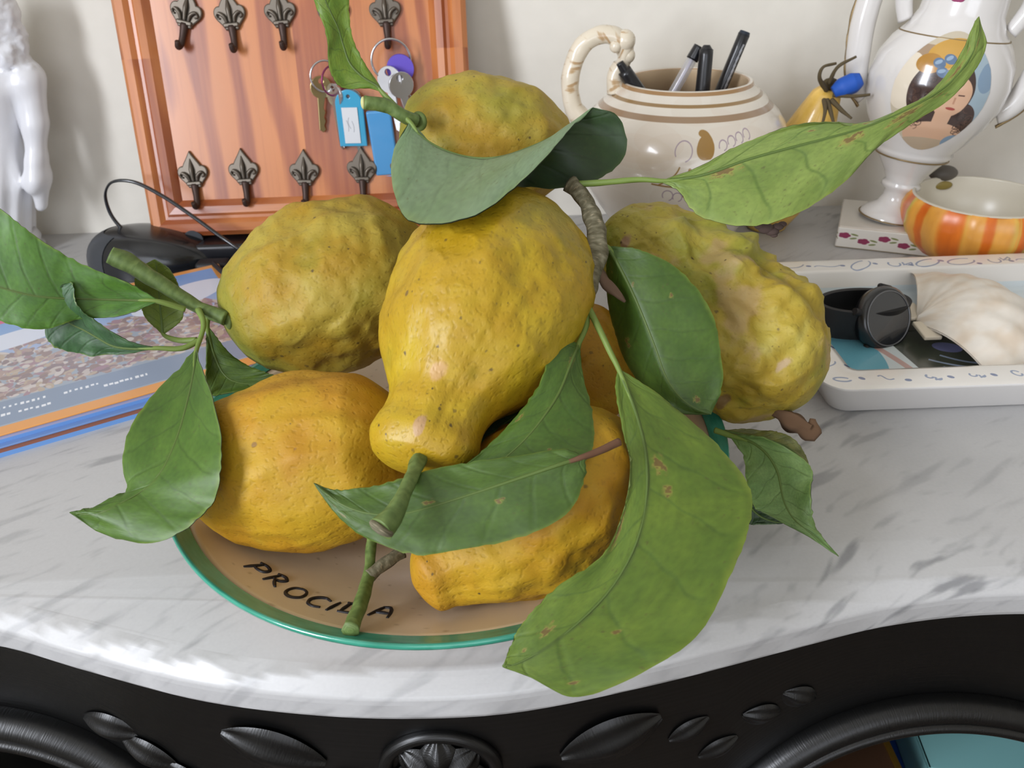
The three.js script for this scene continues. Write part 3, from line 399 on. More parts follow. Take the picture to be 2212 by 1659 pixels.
{ // left lemon with its leafy twig
  const g = lemon({ label: 'lemon on the left of the heap whose stalk carries a spray of green leaves', A: [-0.1572, 0.9315, 0.3844], B: [-0.0394, 0.9487, 0.3441], bend: [-0.004, 0.004, 0], prof: [[0, 0], [0.04, 0.02], [0.1, 0.029], [0.28, 0.042], [0.5, 0.0475], [0.75, 0.043], [0.92, 0.026], [1, 0]], wrinkle: 0.006, knob: 0.0032, ridge: 0.0007, seed: 11.2, color: Y3, green: 0.45, greenAt: 0.1, greenEnd: 0.85, specks: 90, scurf: 0.15 });
  mesh('calyx', calyxGeo([-0.1483, 0.9416, 0.3981], 0.005, [-1, 0.2, 0.5]), std({ color: 0x647338, roughness: 0.7 }), g);
  mesh('twig', tubeGeo([[-0.1484, 0.9438, 0.4003], [-0.1617, 0.9500, 0.3987], [-0.1792, 0.9654, 0.3986], [-0.1919, 0.9766, 0.3986], [-0.1982, 0.9811, 0.3994]], [0.0042, 0.0034, 0.0042, 0.005, 0.0046], { rough: 0.1, n: 40 }), greenBark, g);
  leaf(g, [[-0.1761, 0.9590, 0.4084], [[-0.1886, 0.9703, 0.4097], [-0.1916, 0.9612, 0.4106], [-0.1932, 0.9555, 0.4165]], [[-0.2056, 0.9814, 0.4121], [-0.2119, 0.9659, 0.4171], [-0.2123, 0.9569, 0.4227]], [[-0.2205, 0.9947, 0.4132], [-0.2262, 0.9708, 0.4235], [-0.2258, 0.9563, 0.4302]], [[-0.2337, 1.0087, 0.4116], [-0.2398, 0.9775, 0.4264], [-0.2408, 0.9616, 0.4316]], [[-0.2498, 1.0211, 0.4086], [-0.2534, 0.9855, 0.4272], [-0.2554, 0.9706, 0.4307]], [-0.2767, 1.0045, 0.4213]], { ...GREEN, top: [76, 117, 34], top2: [59, 98, 26], seed: 12, crease: 0.6 }, [[-0.1664, 0.9520, 0.4045]]);
  leaf(g, [[-0.1775, 0.9384, 0.4202], [[-0.1923, 0.9455, 0.4228], [-0.1970, 0.9408, 0.4222], [-0.1988, 0.9372, 0.4232]], [[-0.2054, 0.9574, 0.4224], [-0.2097, 0.9490, 0.4206], [-0.2139, 0.9373, 0.4232]], [[-0.2096, 0.9666, 0.4214], [-0.2197, 0.9561, 0.4197], [-0.2273, 0.9423, 0.4224]], [[-0.2111, 0.9748, 0.4186], [-0.2239, 0.9653, 0.4175], [-0.2305, 0.9531, 0.4204]], [-0.2212, 0.9696, 0.4172]], { ...DARK, top: [49, 86, 43], top2: [38, 71, 36], seed: 14, crease: 0.3, edge: 0.6 }, [[-0.1602, 0.9374, 0.4114], [-0.1675, 0.9361, 0.4169]]);
  leaf(g, [[-0.1842, 0.9351, 0.3998], [[-0.1923, 0.9425, 0.3952], [-0.1845, 0.9412, 0.3960], [-0.1741, 0.9419, 0.3956]], [[-0.1958, 0.9513, 0.3908], [-0.1853, 0.9506, 0.3901], [-0.1733, 0.9492, 0.3910]], [[-0.1970, 0.9601, 0.3865], [-0.1852, 0.9598, 0.3856], [-0.1745, 0.9573, 0.3871]], [[-0.1930, 0.9670, 0.3834], [-0.1854, 0.9670, 0.3822], [-0.1786, 0.9654, 0.3832]], [-0.1858, 0.9705, 0.3812]], { ...GREEN, top: [101, 120, 29], top2: [89, 105, 22], seed: 15, wave: 0.0006, flip: true }, [[-0.1631, 0.9360, 0.4087], [-0.1740, 0.9349, 0.4058]]);
  leaf(g, [[-0.1577, 0.9392, 0.4232], [[-0.1614, 0.9361, 0.4358], [-0.1537, 0.9363, 0.4403], [-0.1462, 0.9402, 0.4473]], [[-0.1677, 0.9337, 0.4584], [-0.1474, 0.9360, 0.4688], [-0.1278, 0.9453, 0.4842]], [[-0.1700, 0.9295, 0.4799], [-0.1458, 0.9312, 0.4907], [-0.1202, 0.9421, 0.5039]], [[-0.1684, 0.9229, 0.4982], [-0.1491, 0.9248, 0.5064], [-0.1180, 0.9348, 0.5191]], [[-0.1649, 0.9189, 0.5078], [-0.1571, 0.9196, 0.5120], [-0.1229, 0.9226, 0.5243]], [[-0.1687, 0.9184, 0.5128], [-0.1639, 0.9186, 0.5174], [-0.1318, 0.9149, 0.5303]], [[-0.1749, 0.9173, 0.5171], [-0.1711, 0.9169, 0.5208], [-0.1483, 0.9096, 0.5313]], [[-0.1786, 0.9176, 0.5192], [-0.1777, 0.9165, 0.5199], [-0.1709, 0.9075, 0.5220]], [-0.1828, 0.9178, 0.5203]], { ...GREEN, top: [76, 105, 33], top2: [62, 91, 26], seed: 16, crease: 0.75 }, [[-0.1606, 0.9510, 0.4029], [-0.1564, 0.9462, 0.4105]], 'long leaf hanging down in front of the dish rim');
  leaf(g, [[-0.1597, 0.9407, 0.3998], [[-0.1611, 0.9274, 0.4058], [-0.1587, 0.9243, 0.4030], [-0.1501, 0.9230, 0.4015]], [[-0.1595, 0.9116, 0.4204], [-0.1523, 0.9136, 0.4097], [-0.1361, 0.9142, 0.4046]], [[-0.1490, 0.9077, 0.4169], [-0.1407, 0.9090, 0.4102], [-0.1266, 0.9102, 0.4059]], [-0.1170, 0.9061, 0.4073]], { ...GREEN, top: [77, 102, 25], top2: [54, 79, 21], seed: 17 }, [[-0.1570, 0.9476, 0.4002]]);
  base(g, [-0.1101, 0.9031, 0.3668]);
}
{ // right lemon, knobbly
  const g = lemon({ label: 'knobbly greenish lemon on the right overhanging the dish beside the tray', A: [0.0564, 0.9715, 0.3535], B: [0.1527, 0.9001, 0.4335], bend: [0.004, 0.003, 0], prof: [[0, 0], [0.05, 0.018], [0.14, 0.025], [0.28, 0.0315], [0.5, 0.0375], [0.72, 0.0395], [0.86, 0.034], [0.96, 0.02], [1, 0]], wrinkle: 0.007, knob: 0.0078, ridge: 0.0022, seed: 21.9, scars: [[0.155, 0.247, 0.004, 0.003, [150, 116, 92]], [0.115, 0.733, 0.006, 0.003, [176, 150, 118]], [0.29, 0.7, 0.005, 0.003, [120, 92, 52]]], color: Y4, green: 0.65, greenAt: 0.02, greenEnd: 0.3, specks: 150, scurf: 0.65, scurfAt: 0.14 });
  mesh('dry_calyx', tubeGeo([[0.1333, 0.8990, 0.4400], [0.1391, 0.8970, 0.4437], [0.1448, 0.8950, 0.4473], [0.1495, 0.8936, 0.4505], [0.1511, 0.8983, 0.4464]], [0.002, 0.0042, 0.005, 0.004, 0.0015], { rough: 0.5, n: 24, m: 14 }), std({ color: 0x6a503a, roughness: 0.95 }), g);
  leaf(g, [[0.1066, 0.8969, 0.4555], [[0.1196, 0.9044, 0.4697], [0.1168, 0.9001, 0.4700], [0.1095, 0.8953, 0.4706]], [[0.1328, 0.9044, 0.4897], [0.1210, 0.8972, 0.4860], [0.1069, 0.8930, 0.4851]], [[0.1307, 0.8984, 0.5018], [0.1203, 0.8919, 0.4987], [0.1081, 0.8872, 0.4970]], [[0.1298, 0.8896, 0.5119], [0.1232, 0.8876, 0.5085], [0.1113, 0.8869, 0.5018]], [[0.1320, 0.8858, 0.5179], [0.1300, 0.8852, 0.5159], [0.1247, 0.8846, 0.5127]], [0.1385, 0.8795, 0.5230]], { ...GREEN, top: [105, 132, 72], top2: [86, 115, 57], seed: 22, crease: 0.4, flip: true }, [[0.1014, 0.8955, 0.4493]]);
  leaf(g, [[0.1051, 0.8948, 0.4486], [[0.1222, 0.8976, 0.4527], [0.1191, 0.8955, 0.4564], [0.1142, 0.8924, 0.4607]], [[0.1334, 0.8990, 0.4601], [0.1303, 0.8964, 0.4641], [0.1275, 0.8923, 0.4678]], [[0.1392, 0.8951, 0.4684], [0.1365, 0.8939, 0.4704], [0.1338, 0.8918, 0.4729]], [0.1406, 0.8907, 0.4747]], { ...GREEN, top: [116, 118, 60], top2: [88, 92, 47], seed: 23, spots: 5, flip: true });
  leaf(g, [[0.1039, 0.8871, 0.4828], [[0.1142, 0.8865, 0.4927], [0.1097, 0.8821, 0.4954], [0.1066, 0.8779, 0.4969]], [[0.1207, 0.8842, 0.5000], [0.1157, 0.8810, 0.5008], [0.1110, 0.8786, 0.5000]], [0.1223, 0.8813, 0.5030]], { ...DARK, seed: 24, flip: true }, null, 'dark leaf tip underneath');
  base(g, [0.1122, 0.8864, 0.4244]);
}
{ // lower left lemon
  const g = lemon({ label: 'smooth golden lemon low on the left, resting in the dish above the lettering', A: [-0.1523, 0.8995, 0.4798], B: [-0.0444, 0.9170, 0.4783], bend: [0, 0.001, 0], prof: [[0, 0], [0.05, 0.019], [0.2, 0.0335], [0.5, 0.0412], [0.78, 0.0365], [0.93, 0.022], [1, 0]], wrinkle: 0.0035, knob: 0.0018, seed: 31.4, scars: [[0.085, 0.573, 0.0011, 0.0011, [150, 108, 50]], [0.065, 0.473, 0.001, 0.001, [132, 98, 46]]], color: Y2, green: 0.12, greenAt: 0.2, specks: 30, ref: [0.1, 1, 0.3] });
  base(g, [-0.1052, 0.8624, 0.4865]);
}
{ // lower right lemon
  const g = lemon({ label: 'golden lemon with a lobed nose at the front of the dish behind the largest leaf', A: [0.0497, 0.9189, 0.4771], B: [-0.0428, 0.8912, 0.5416], bend: [0.012, -0.003, 0.004], prof: [[0, 0], [0.06, 0.0185], [0.2, 0.032], [0.45, 0.0372], [0.65, 0.0325], [0.8, 0.0225], [0.9, 0.0155], [0.96, 0.013], [1, 0]], wrinkle: 0.002, knob: 0.004, ridge: 0.0004, seed: 44.6, lobe: 0.0012, lobes: 3, lobeEnd: true, color: Y2, green: 0.2, greenAt: 0.15, specks: 40 });
  base(g, [-0.0007, 0.8655, 0.5317]);
}
{ // lemon in the middle of the heap
  const g = lemon({ label: 'orange yellow lemon deep in the heap, mostly hidden behind the woody twig', A: [0.0166, 0.9223, 0.3783], B: [0.0532, 0.9000, 0.4371], prof: [[0, 0], [0.06, 0.018], [0.25, 0.031], [0.5, 0.034], [0.75, 0.028], [0.9, 0.0165], [0.96, 0.009], [1, 0]], wrinkle: 0.003, knob: 0.003, seed: 52.3, color: Y2, green: 0.05, greenAt: 0.3, specks: 30, nu: 120, nv: 90 });
  base(g, [0.0286, 0.9196, 0.4389]);
}
{ // lemon at the back that carries the topmost one
  const g = lemon({ label: 'lemon at the back of the dish directly underneath the topmost lemon', A: [-0.045, T + 0.066, 0.325], B: [0.05, T + 0.066, 0.328], prof: [[0, 0], [0.06, 0.018], [0.25, 0.031], [0.5, 0.0355], [0.75, 0.031], [0.93, 0.018], [1, 0]], wrinkle: 0.004, knob: 0.003, seed: 71.5, color: Y2, green: 0.2, greenAt: 0.15, specks: 20, nu: 120, nv: 90 });
  base(g, [-0.02, T + 0.02, 0.316]);
}
{ // big lemon lying across the front
  const g = lemon({ label: 'large lemon lying across the front of the heap, nose and cut stalk pointing down', A: [-0.0409, 0.9352, 0.5236], B: [0.0134, 0.9862, 0.3879], bend: [-0.003, 0.004, 0.002], prof: [[0, 0], [0.03, 0.0165], [0.08, 0.0205], [0.15, 0.0202], [0.24, 0.0245], [0.38, 0.0385], [0.54, 0.0455], [0.68, 0.046], [0.82, 0.0405], [0.93, 0.027], [1, 0]], wrinkle: 0.0032, knob: 0.0022, ridge: 0.0005, seed: 63.1, color: Y1, green: 0.7, greenAt: 0.04, speckMax: 0.0006, specks: 110, gloss: 0.12, nu: 240, nv: 200, lobe: 0.002, lobes: 2, lobeTurn: 3.14, scars: SCARS_C });
  mesh('stalk', tubeGeo([[-0.0367, 0.9420, 0.5229], [-0.0375, 0.9451, 0.5362], [-0.0399, 0.9464, 0.5508], [-0.0426, 0.9453, 0.5597], [-0.0466, 0.9438, 0.5653]], [0.0034, 0.0028, 0.0026, 0.0034, 0.005], { rough: 0.14, n: 36, m: 14 }), greenBark, g);
  mesh('cut_end', calyxGeo([-0.0462, 0.9442, 0.5655], 0.0047, [-0.5, -0.55, 0.5]), bark, g);
  base(g, [-0.0142, 0.9371, 0.4516]);
}
{ // woody twig over the heap with the large leaves
  const g = thing('lemon_twig', 'grey woody twig with five green leaves lying over the lemons', 'twig');
  mesh('woody_stem', tubeGeo([[0.0311, 1.0096, 0.4039], [0.0370, 1.0048, 0.4117], [0.0411, 0.9957, 0.4244], [0.0411, 0.9882, 0.4338], [0.0371, 0.9796, 0.4451], [0.0333, 0.9722, 0.4556]], [0.0042, 0.0036, 0.0044, 0.0048, 0.0042, 0.0036], { rough: 0.2, n: 60, m: 14 }), bark, g);
  mesh('side_shoot', tubeGeo([[0.0410, 0.9805, 0.4398], [0.0451, 0.9746, 0.4423], [0.0504, 0.9700, 0.4452], [0.0530, 0.9673, 0.4457]], [0.0018, 0.0022, 0.0016, 0.0006], { rough: 0.5, n: 30 }), std({ color: 0x66503f, roughness: 0.9 }), g);
  leaf(g, [[0.0715, 1.0125, 0.4139], [[0.0889, 1.0190, 0.4146], [0.0868, 1.0144, 0.4163], [0.0792, 1.0096, 0.4193]], [[0.1070, 1.0280, 0.4136], [0.1056, 1.0204, 0.4160], [0.0880, 1.0007, 0.4284]], [[0.1267, 1.0350, 0.4140], [0.1253, 1.0256, 0.4163], [0.1092, 0.9973, 0.4352]], [[0.1448, 1.0366, 0.4154], [0.1450, 1.0304, 0.4169], [0.1298, 1.0023, 0.4344]], [[0.1604, 1.0346, 0.4166], [0.1624, 1.0349, 0.4165], [0.1505, 1.0135, 0.4286]], [[0.1754, 1.0400, 0.4132], [0.1779, 1.0405, 0.4141], [0.1643, 1.0253, 0.4213]], [[0.1900, 1.0465, 0.4092], [0.1927, 1.0467, 0.4103], [0.1823, 1.0352, 0.4151]], [[0.2024, 1.0587, 0.4016], [0.2052, 1.0569, 0.4051], [0.2006, 1.0453, 0.4099]], [[0.2085, 1.0705, 0.3954], [0.2100, 1.0676, 0.3996], [0.2138, 1.0613, 0.4011]], [0.2113, 1.0747, 0.3940]], { ...LIME, top: [118, 136, 62], top2: [100, 120, 50], seed: 30, crease: 0.35, spots: 16, n: 80, flip: true }, [[0.0345, 1.0101, 0.4060], [0.0497, 1.0118, 0.4096], [0.0623, 1.0130, 0.4113]], 'long leaf stretching out over the tray, yellow green with brown spots');
  leaf(g, [[0.0455, 0.9536, 0.4814], [[0.0435, 0.9477, 0.4922], [0.0495, 0.9459, 0.4933], [0.0638, 0.9429, 0.4904]], [[0.0448, 0.9365, 0.5098], [0.0522, 0.9377, 0.5102], [0.0823, 0.9324, 0.5064]], [[0.0460, 0.9312, 0.5213], [0.0520, 0.9298, 0.5257], [0.0932, 0.9225, 0.5221]], [[0.0406, 0.9231, 0.5393], [0.0475, 0.9220, 0.5436], [0.0924, 0.9168, 0.5350]], [[0.0311, 0.9164, 0.5542], [0.0387, 0.9136, 0.5594], [0.0822, 0.9075, 0.5527]], [[0.0131, 0.9120, 0.5652], [0.0238, 0.9065, 0.5733], [0.0656, 0.8944, 0.5726]], [[0.0008, 0.9064, 0.5757], [0.0094, 0.9025, 0.5829], [0.0443, 0.8893, 0.5841]], [[-0.0044, 0.9015, 0.5835], [-0.0005, 0.8996, 0.5870], [0.0194, 0.8860, 0.5920]], [[-0.0058, 0.8990, 0.5863], [-0.0052, 0.8995, 0.5883], [0.0049, 0.8934, 0.5897]], [-0.0069, 0.8993, 0.5884]], { ...LIME, seed: 33, crease: 0.5, spots: 7, n: 90, m: 24 }, [[0.0333, 0.9734, 0.4548], [0.0389, 0.9649, 0.4672]], 'largest leaf, hanging over the dish rim');
  leaf(g, [[0.0464, 0.9876, 0.4283], [[0.0471, 0.9733, 0.4266], [0.0516, 0.9799, 0.4367], [0.0615, 0.9872, 0.4333]], [[0.0490, 0.9538, 0.4317], [0.0580, 0.9680, 0.4476], [0.0774, 0.9798, 0.4414]], [[0.0535, 0.9376, 0.4442], [0.0645, 0.9532, 0.4604], [0.0904, 0.9656, 0.4515]], [[0.0637, 0.9265, 0.4606], [0.0699, 0.9399, 0.4711], [0.0944, 0.9491, 0.4630]], [[0.0725, 0.9262, 0.4761], [0.0783, 0.9308, 0.4767], [0.0945, 0.9367, 0.4707]], [0.0889, 0.9259, 0.4787]], { ...GREEN, top: [66, 92, 24], top2: [54, 80, 20], seed: 36, crease: 0.7, spots: 5 }, [[0.0413, 0.9900, 0.4316]]);
  leaf(g, [[0.0295, 0.9606, 0.4711], [[0.0184, 0.9656, 0.4786], [0.0258, 0.9594, 0.4825], [0.0295, 0.9555, 0.4814]], [[0.0109, 0.9565, 0.4973], [0.0186, 0.9536, 0.5003], [0.0320, 0.9483, 0.5000]], [[-0.0009, 0.9486, 0.5116], [0.0073, 0.9470, 0.5162], [0.0318, 0.9411, 0.5152]], [[-0.0147, 0.9413, 0.5233], [-0.0048, 0.9408, 0.5259], [0.0247, 0.9362, 0.5264]], [[-0.0292, 0.9345, 0.5311], [-0.0194, 0.9341, 0.5325], [-0.0026, 0.9314, 0.5330]], [-0.0382, 0.9298, 0.5352]], { ...GREEN, seed: 39, crease: 0.4, spots: 4 }, [[0.0333, 0.9731, 0.4551], [0.0335, 0.9658, 0.4632]]);
  leaf(g, [[0.0230, 0.9359, 0.4665], [[0.0093, 0.9372, 0.4657], [0.0067, 0.9311, 0.4754], [0.0166, 0.9255, 0.4825]], [[-0.0099, 0.9333, 0.4776], [-0.0081, 0.9262, 0.4855], [0.0018, 0.9208, 0.4925]], [[-0.0273, 0.9263, 0.4914], [-0.0224, 0.9214, 0.4968], [-0.0145, 0.9184, 0.4999]], [-0.0374, 0.9180, 0.5013]], { ...DARK, seed: 48, crease: 0.4 }, [[0.0322, 0.9612, 0.4542], [0.0286, 0.9461, 0.4613]], 'dark leaf deep in the gap under the large lemon');
  mesh('dried_blossom', merge([0.0022, 0.003, 0.0026, 0.0022, 0.0016, 0.0014].map((r, i) => new THREE.IcosahedronGeometry(r, 1).scale(1.3, 0.8, 1).translate(...BLOSSOM[i]))), std({ color: 0x4a3a34, roughness: 0.95 }), g);
  base(g, [0.0411, 0.9882, 0.4338]);
}
{ // leaf with a brown stalk tucked under the nose of the large lemon
  const g = thing('lemon_leaf', 'dark green leaf with a brown stalk tucked under the nose of the large lemon', 'leaf');
  leaf(g, [[0.0258, 0.9483, 0.5354], [[0.0179, 0.9501, 0.5331], [0.0157, 0.9478, 0.5392], [0.0254, 0.9419, 0.5406]], [[0.0014, 0.9487, 0.5340], [0.0020, 0.9450, 0.5422], [0.0179, 0.9330, 0.5497]], [[-0.0176, 0.9471, 0.5350], [-0.0112, 0.9423, 0.5450], [-0.0000, 0.9285, 0.5560]], [[-0.0315, 0.9454, 0.5361], [-0.0262, 0.9388, 0.5473], [-0.0199, 0.9264, 0.5585]], [[-0.0454, 0.9421, 0.5381], [-0.0415, 0.9358, 0.5491], [-0.0366, 0.9252, 0.5593]], [[-0.0576, 0.9402, 0.5393], [-0.0552, 0.9359, 0.5479], [-0.0535, 0.9289, 0.5546]], [[-0.0676, 0.9400, 0.5394], [-0.0665, 0.9386, 0.5438], [-0.0648, 0.9338, 0.5480]], [-0.0752, 0.9426, 0.5378]], { ...GREEN, top: [68, 94, 26], top2: [56, 80, 22], seed: 42, crease: 0.7, spots: 4, petMat: std({ color: 0x6b4a35, roughness: 0.8 }) }, [[0.0402, 0.9465, 0.5247], [0.0330, 0.9472, 0.5302]]);
  base(g, [-0.0211, 0.9219, 0.5319]);
}
{ // bare twig in the dish
  const g = thing('lemon_twig', 'short bare green twig with a stub lying in the dish across the lettering', 'twig');
  mesh('stem', tubeGeo([[-0.0635, 0.8919, 0.5105], [-0.0632, 0.8890, 0.5218], [-0.0627, 0.8874, 0.5322], [-0.0633, 0.8892, 0.5476], [-0.0647, 0.8912, 0.5634]], [0.0022, 0.0022, 0.0026, 0.0028, 0.0034], { rough: 0.15, n: 40, m: 12 }), greenBark, g);
  mesh('stub', tubeGeo([[-0.0625, 0.8874, 0.5322], [-0.0567, 0.8887, 0.5267], [-0.0500, 0.8885, 0.5197]], [0.0028, 0.0026, 0.003], { rough: 0.2, n: 20, m: 12 }), bark, g);
  base(g, [-0.0632, 0.8880, 0.5366]);
}

// ---------- things along the wall ----------
{ // white figurine, marched from a smooth union of tapered limbs
  const g = thing('figurine', 'white porcelain figurine of a standing woman in a long dress by the wall', 'figurine');
  const O = new THREE.Vector3(-0.489, T + 0.118, 0.048), HS = 0.125, RES = 84;
  const caps = [], cap = (a, b, ra, rb, k = 1) => caps.push([V(a), V(b), ra, rb, k]);
  cap([0, 0.07, 0.004], [0, 0.094, 0.004], 0.021, 0.0225); cap([0, 0.045, 0], [0, 0.07, 0.002], 0.011, 0.012);             // head, neck
  for (const [x, y, z, r] of [[0.017, 0.088, 0.004, 0.012], [0.023, 0.072, 0.0, 0.0105], [0.025, 0.055, 0, 0.009], [-0.017, 0.088, 0.004, 0.012], [-0.023, 0.072, 0, 0.0105], [0.011, 0.104, 0.002, 0.011], [-0.011, 0.104, 0.002, 0.011], [0.02, 0.062, 0.012, 0.007]]) cap([x, y, z], [x * 1.05, y - 0.006, z], r, r * 0.9);   // curls
  cap([-0.03, 0.038, 0], [0.03, 0.038, 0], 0.0165, 0.0165); cap([0, 0.03, 0], [0, -0.01, 0], 0.029, 0.022); cap([0, -0.01, 0], [0, -0.05, 0], 0.023, 0.03); cap([0, -0.05, 0], [-0.002, -0.1, 0], 0.03, 0.03);
  cap([0.034, 0.036, 0], [0.04, 0.002, 0.004], 0.014, 0.0115); cap([0.04, 0.002, 0.004], [0.0425, -0.028, 0.008], 0.0115, 0.009); cap([0.0425, -0.028, 0.008], [0.044, -0.046, 0.01], 0.01, 0.0115); cap([0.043, -0.044, 0.008], [0.043, -0.07, 0.006], 0.011, 0.006);   // arm, hand holding the drape
  cap([-0.034, 0.036, 0], [-0.044, 0.0, 0.008], 0.014, 0.0115); cap([-0.044, 0.0, 0.008], [-0.02, -0.012, 0.028], 0.0115, 0.008);
  const sd = (p) => { let d = 1; for (const [a, b, ra, rb] of caps) { const x = b.x - a.x, y = b.y - a.y, z = b.z - a.z, px = p.x - a.x, py = p.y - a.y, pz = p.z - a.z, t = clamp((px * x + py * y + pz * z) / (x * x + y * y + z * z)), q = Math.hypot(px - x * t, py - y * t, pz - z * t) - mix(ra, rb, t), h = clamp(0.5 + 0.5 * (d - q) / 0.006); d = mix(d, q, h) - 0.006 * h * (1 - h); } if (p.y < -0.005) d += Math.sin(Math.atan2(p.z, p.x) * 11 + p.y * 20) * 0.0016 * smooth(-0.005, -0.05, p.y); else if (p.y > 0.05) d += N3(p.x * 190, p.y * 190, p.z * 190) * 0.0022; return d; };
  const mc = new MarchingCubes(RES, std({}), false, false, 120000); mc.isolation = 0; const v = new THREE.Vector3();
  for (let k = 0; k < RES; k++) for (let j = 0; j < RES; j++) for (let i = 0; i < RES; i++) { v.set((i - RES / 2) / (RES / 2) * HS, (j - RES / 2) / (RES / 2) * HS, (k - RES / 2) / (RES / 2) * HS); mc.field[i + j * RES + k * RES * RES] = Math.abs(v.x) > 0.075 || Math.abs(v.z) > 0.075 ? -1 : -sd(v); }
  mc.update();
  const geo = new THREE.BufferGeometry(); geo.setAttribute('position', new THREE.BufferAttribute(mc.positionArray.slice(0, mc.count * 3), 3)); geo.setAttribute('normal', new THREE.BufferAttribute(mc.normalArray.slice(0, mc.count * 3), 3)); geo.scale(HS, HS, HS); { const P = geo.attributes.position; for (let i = 0; i < P.count; i++) P.setX(i, P.getX(i) * 0.9 + (P.getY(i) + 0.11) * 0.32); } geo.translate(O.x, O.y, O.z);
  const porcelain = phys({ color: 0xe4e4e8, roughness: 0.35, clearcoat: 0.4, clearcoatRoughness: 0.2 });
  mesh('body', geo, porcelain, g);
  mesh('plinth', lathe([[0, 0], [0.034, 0], [0.034, 0.004], [0.031, 0.007], [0.033, 0.012], [0.031, 0.018], [0.03, 0.022], [0, 0.022]], 48).translate(O.x, T, O.z), porcelain, g);
  base(g, [O.x, T, O.z]);
}
{ // computer mouse and its cable
  const g = thing('computer_mouse', 'black computer mouse with a thin cable looping up in front of the key rack', 'computer mouse');
  const c = [-0.322, T, 0.098], turn = 0.18;
  const shell = (s, lift) => gridGeo(64, 32, (u, v) => { const a = u * Math.PI * 2, b = v * Math.PI / 2, ce = Math.pow(Math.cos(b), 0.75), x = Math.sign(Math.cos(a)) * Math.pow(Math.abs(Math.cos(a)), 0.85) * ce * 0.058 * s, z = Math.sign(Math.sin(a)) * Math.pow(Math.abs(Math.sin(a)), 0.85) * ce * (0.031 - 0.004 * Math.cos(a * 2)) * s; return [x, Math.pow(Math.sin(b), 0.7) * (0.036 - 0.01 * (x / 0.058) - 0.004 * (x / 0.058) ** 2) * s + lift, z]; }, true);
  const bl = phys({ color: 0x16181c, roughness: 0.25, clearcoat: 0.5, clearcoatRoughness: 0.12 }), gr = phys({ color: 0x3a3d42, roughness: 0.4 });
  const put = (n, q, m) => mesh(n, q.rotateY(turn).translate(...c), m, g);
  put('shell', shell(1, 0.002), bl); put('base_plate', rbox(0.1, 0.004, 0.054, 0.0018, 0, 0.002, 0), gr);
  put('side_grip', gridGeo(20, 8, (u, v) => { const a = mix(Math.PI * 0.72, Math.PI * 1.28, u), b = mix(0.05, 1.0, v), ce = Math.pow(Math.cos(b), 0.75) * 1.012, x = Math.sign(Math.cos(a)) * Math.pow(Math.abs(Math.cos(a)), 0.85) * ce * 0.058, z = Math.sign(Math.sin(a)) * Math.pow(Math.abs(Math.sin(a)), 0.85) * ce * (0.031 - 0.004 * Math.cos(a * 2)); return [x, Math.pow(Math.sin(b), 0.7) * (0.036 - 0.01 * (x / 0.058) - 0.004 * (x / 0.058) ** 2) * 1.012 + 0.002, z]; }), gr);
  put('scroll_wheel', new THREE.CylinderGeometry(0.0085, 0.0085, 0.006, 24).rotateX(Math.PI / 2).translate(0.036, 0.0235, 0), gr);
  mesh('cable', tubeGeo([[-0.3326, 0.8766, 0.1000], [-0.3447, 0.8893, 0.1000], [-0.3503, 0.9032, 0.1000], [-0.3479, 0.9214, 0.1020], [-0.3383, 0.9315, 0.1040], [-0.3201, 0.9322, 0.1060], [-0.2986, 0.9207, 0.1080], [-0.2723, 0.9003, 0.1120], [-0.2516, 0.8831, 0.1160], [-0.2322, 0.8697, 0.1200], [-0.2155, 0.8540, 0.0999]], 0.0017, { n: 110, m: 8 }), bl, g);
  base(g, c);
}
{ // tangle of black leads under the rack
  const lead = std({ color: 0x17171b, roughness: 0.55 });
  const g = thing('charger_lead', 'tangle of black charger leads with a plug below the key rack', 'cable');
  mesh('plug', rbox(0.03, 0.014, 0.016, 0.004, -0.262, T + 0.007, 0.122), lead, g);
  const loop = (pts) => mesh('lead', tubeGeo(pts, 0.0022, { n: 90, m: 8 }), lead, g);
  loop([[-0.2406, 0.8620, 0.0718], [-0.2594, 0.8600, 0.0767], [-0.2828, 0.8580, 0.0866], [-0.2977, 0.8600, 0.0729], [-0.2891, 0.8640, 0.0626], [-0.2612, 0.8660, 0.0658], [-0.2319, 0.8620, 0.0631], [-0.1999, 0.8560, 0.0724]]);
  loop([[-0.2385, 0.8580, 0.0908], [-0.2745, 0.8620, 0.0685], [-0.3105, 0.8640, 0.0519], [-0.3244, 0.8640, 0.0380], [-0.2987, 0.8680, 0.0575], [-0.2485, 0.8620, 0.0827], [-0.2112, 0.8540, 0.1003]]);
  loop([[-0.2179, 0.8560, 0.0706], [-0.2473, 0.8580, 0.0900], [-0.2675, 0.8560, 0.0888], [-0.2690, 0.8560, 0.1018], [-0.2484, 0.8680, 0.1485], [-0.2324, 0.8680, 0.1693], [-0.2098, 0.8670, 0.1892]]);
  loop([[-0.3088, 0.8560, 0.0498], [-0.2736, 0.8700, 0.0653], [-0.2420, 0.8700, 0.0686], [-0.2101, 0.8580, 0.0646]]);
  base(g, [-0.262, T, 0.122]);
  const rb = thing('router_box', 'flat black plastic box lying under the lower edge of the key rack', 'box');
  mesh('casing', rbox(0.25, 0.0205, 0.05, 0.004, -0.165, T + 0.0122, 0.083), phys({ color: 0x15151a, roughness: 0.35, clearcoat: 0.3 }), rb); mesh('foot_strip', box(0.22, 0.003, 0.036, -0.165, T + 0.0015, 0.083), lead, rb); base(rb, [-0.165, T, 0.083]);
}
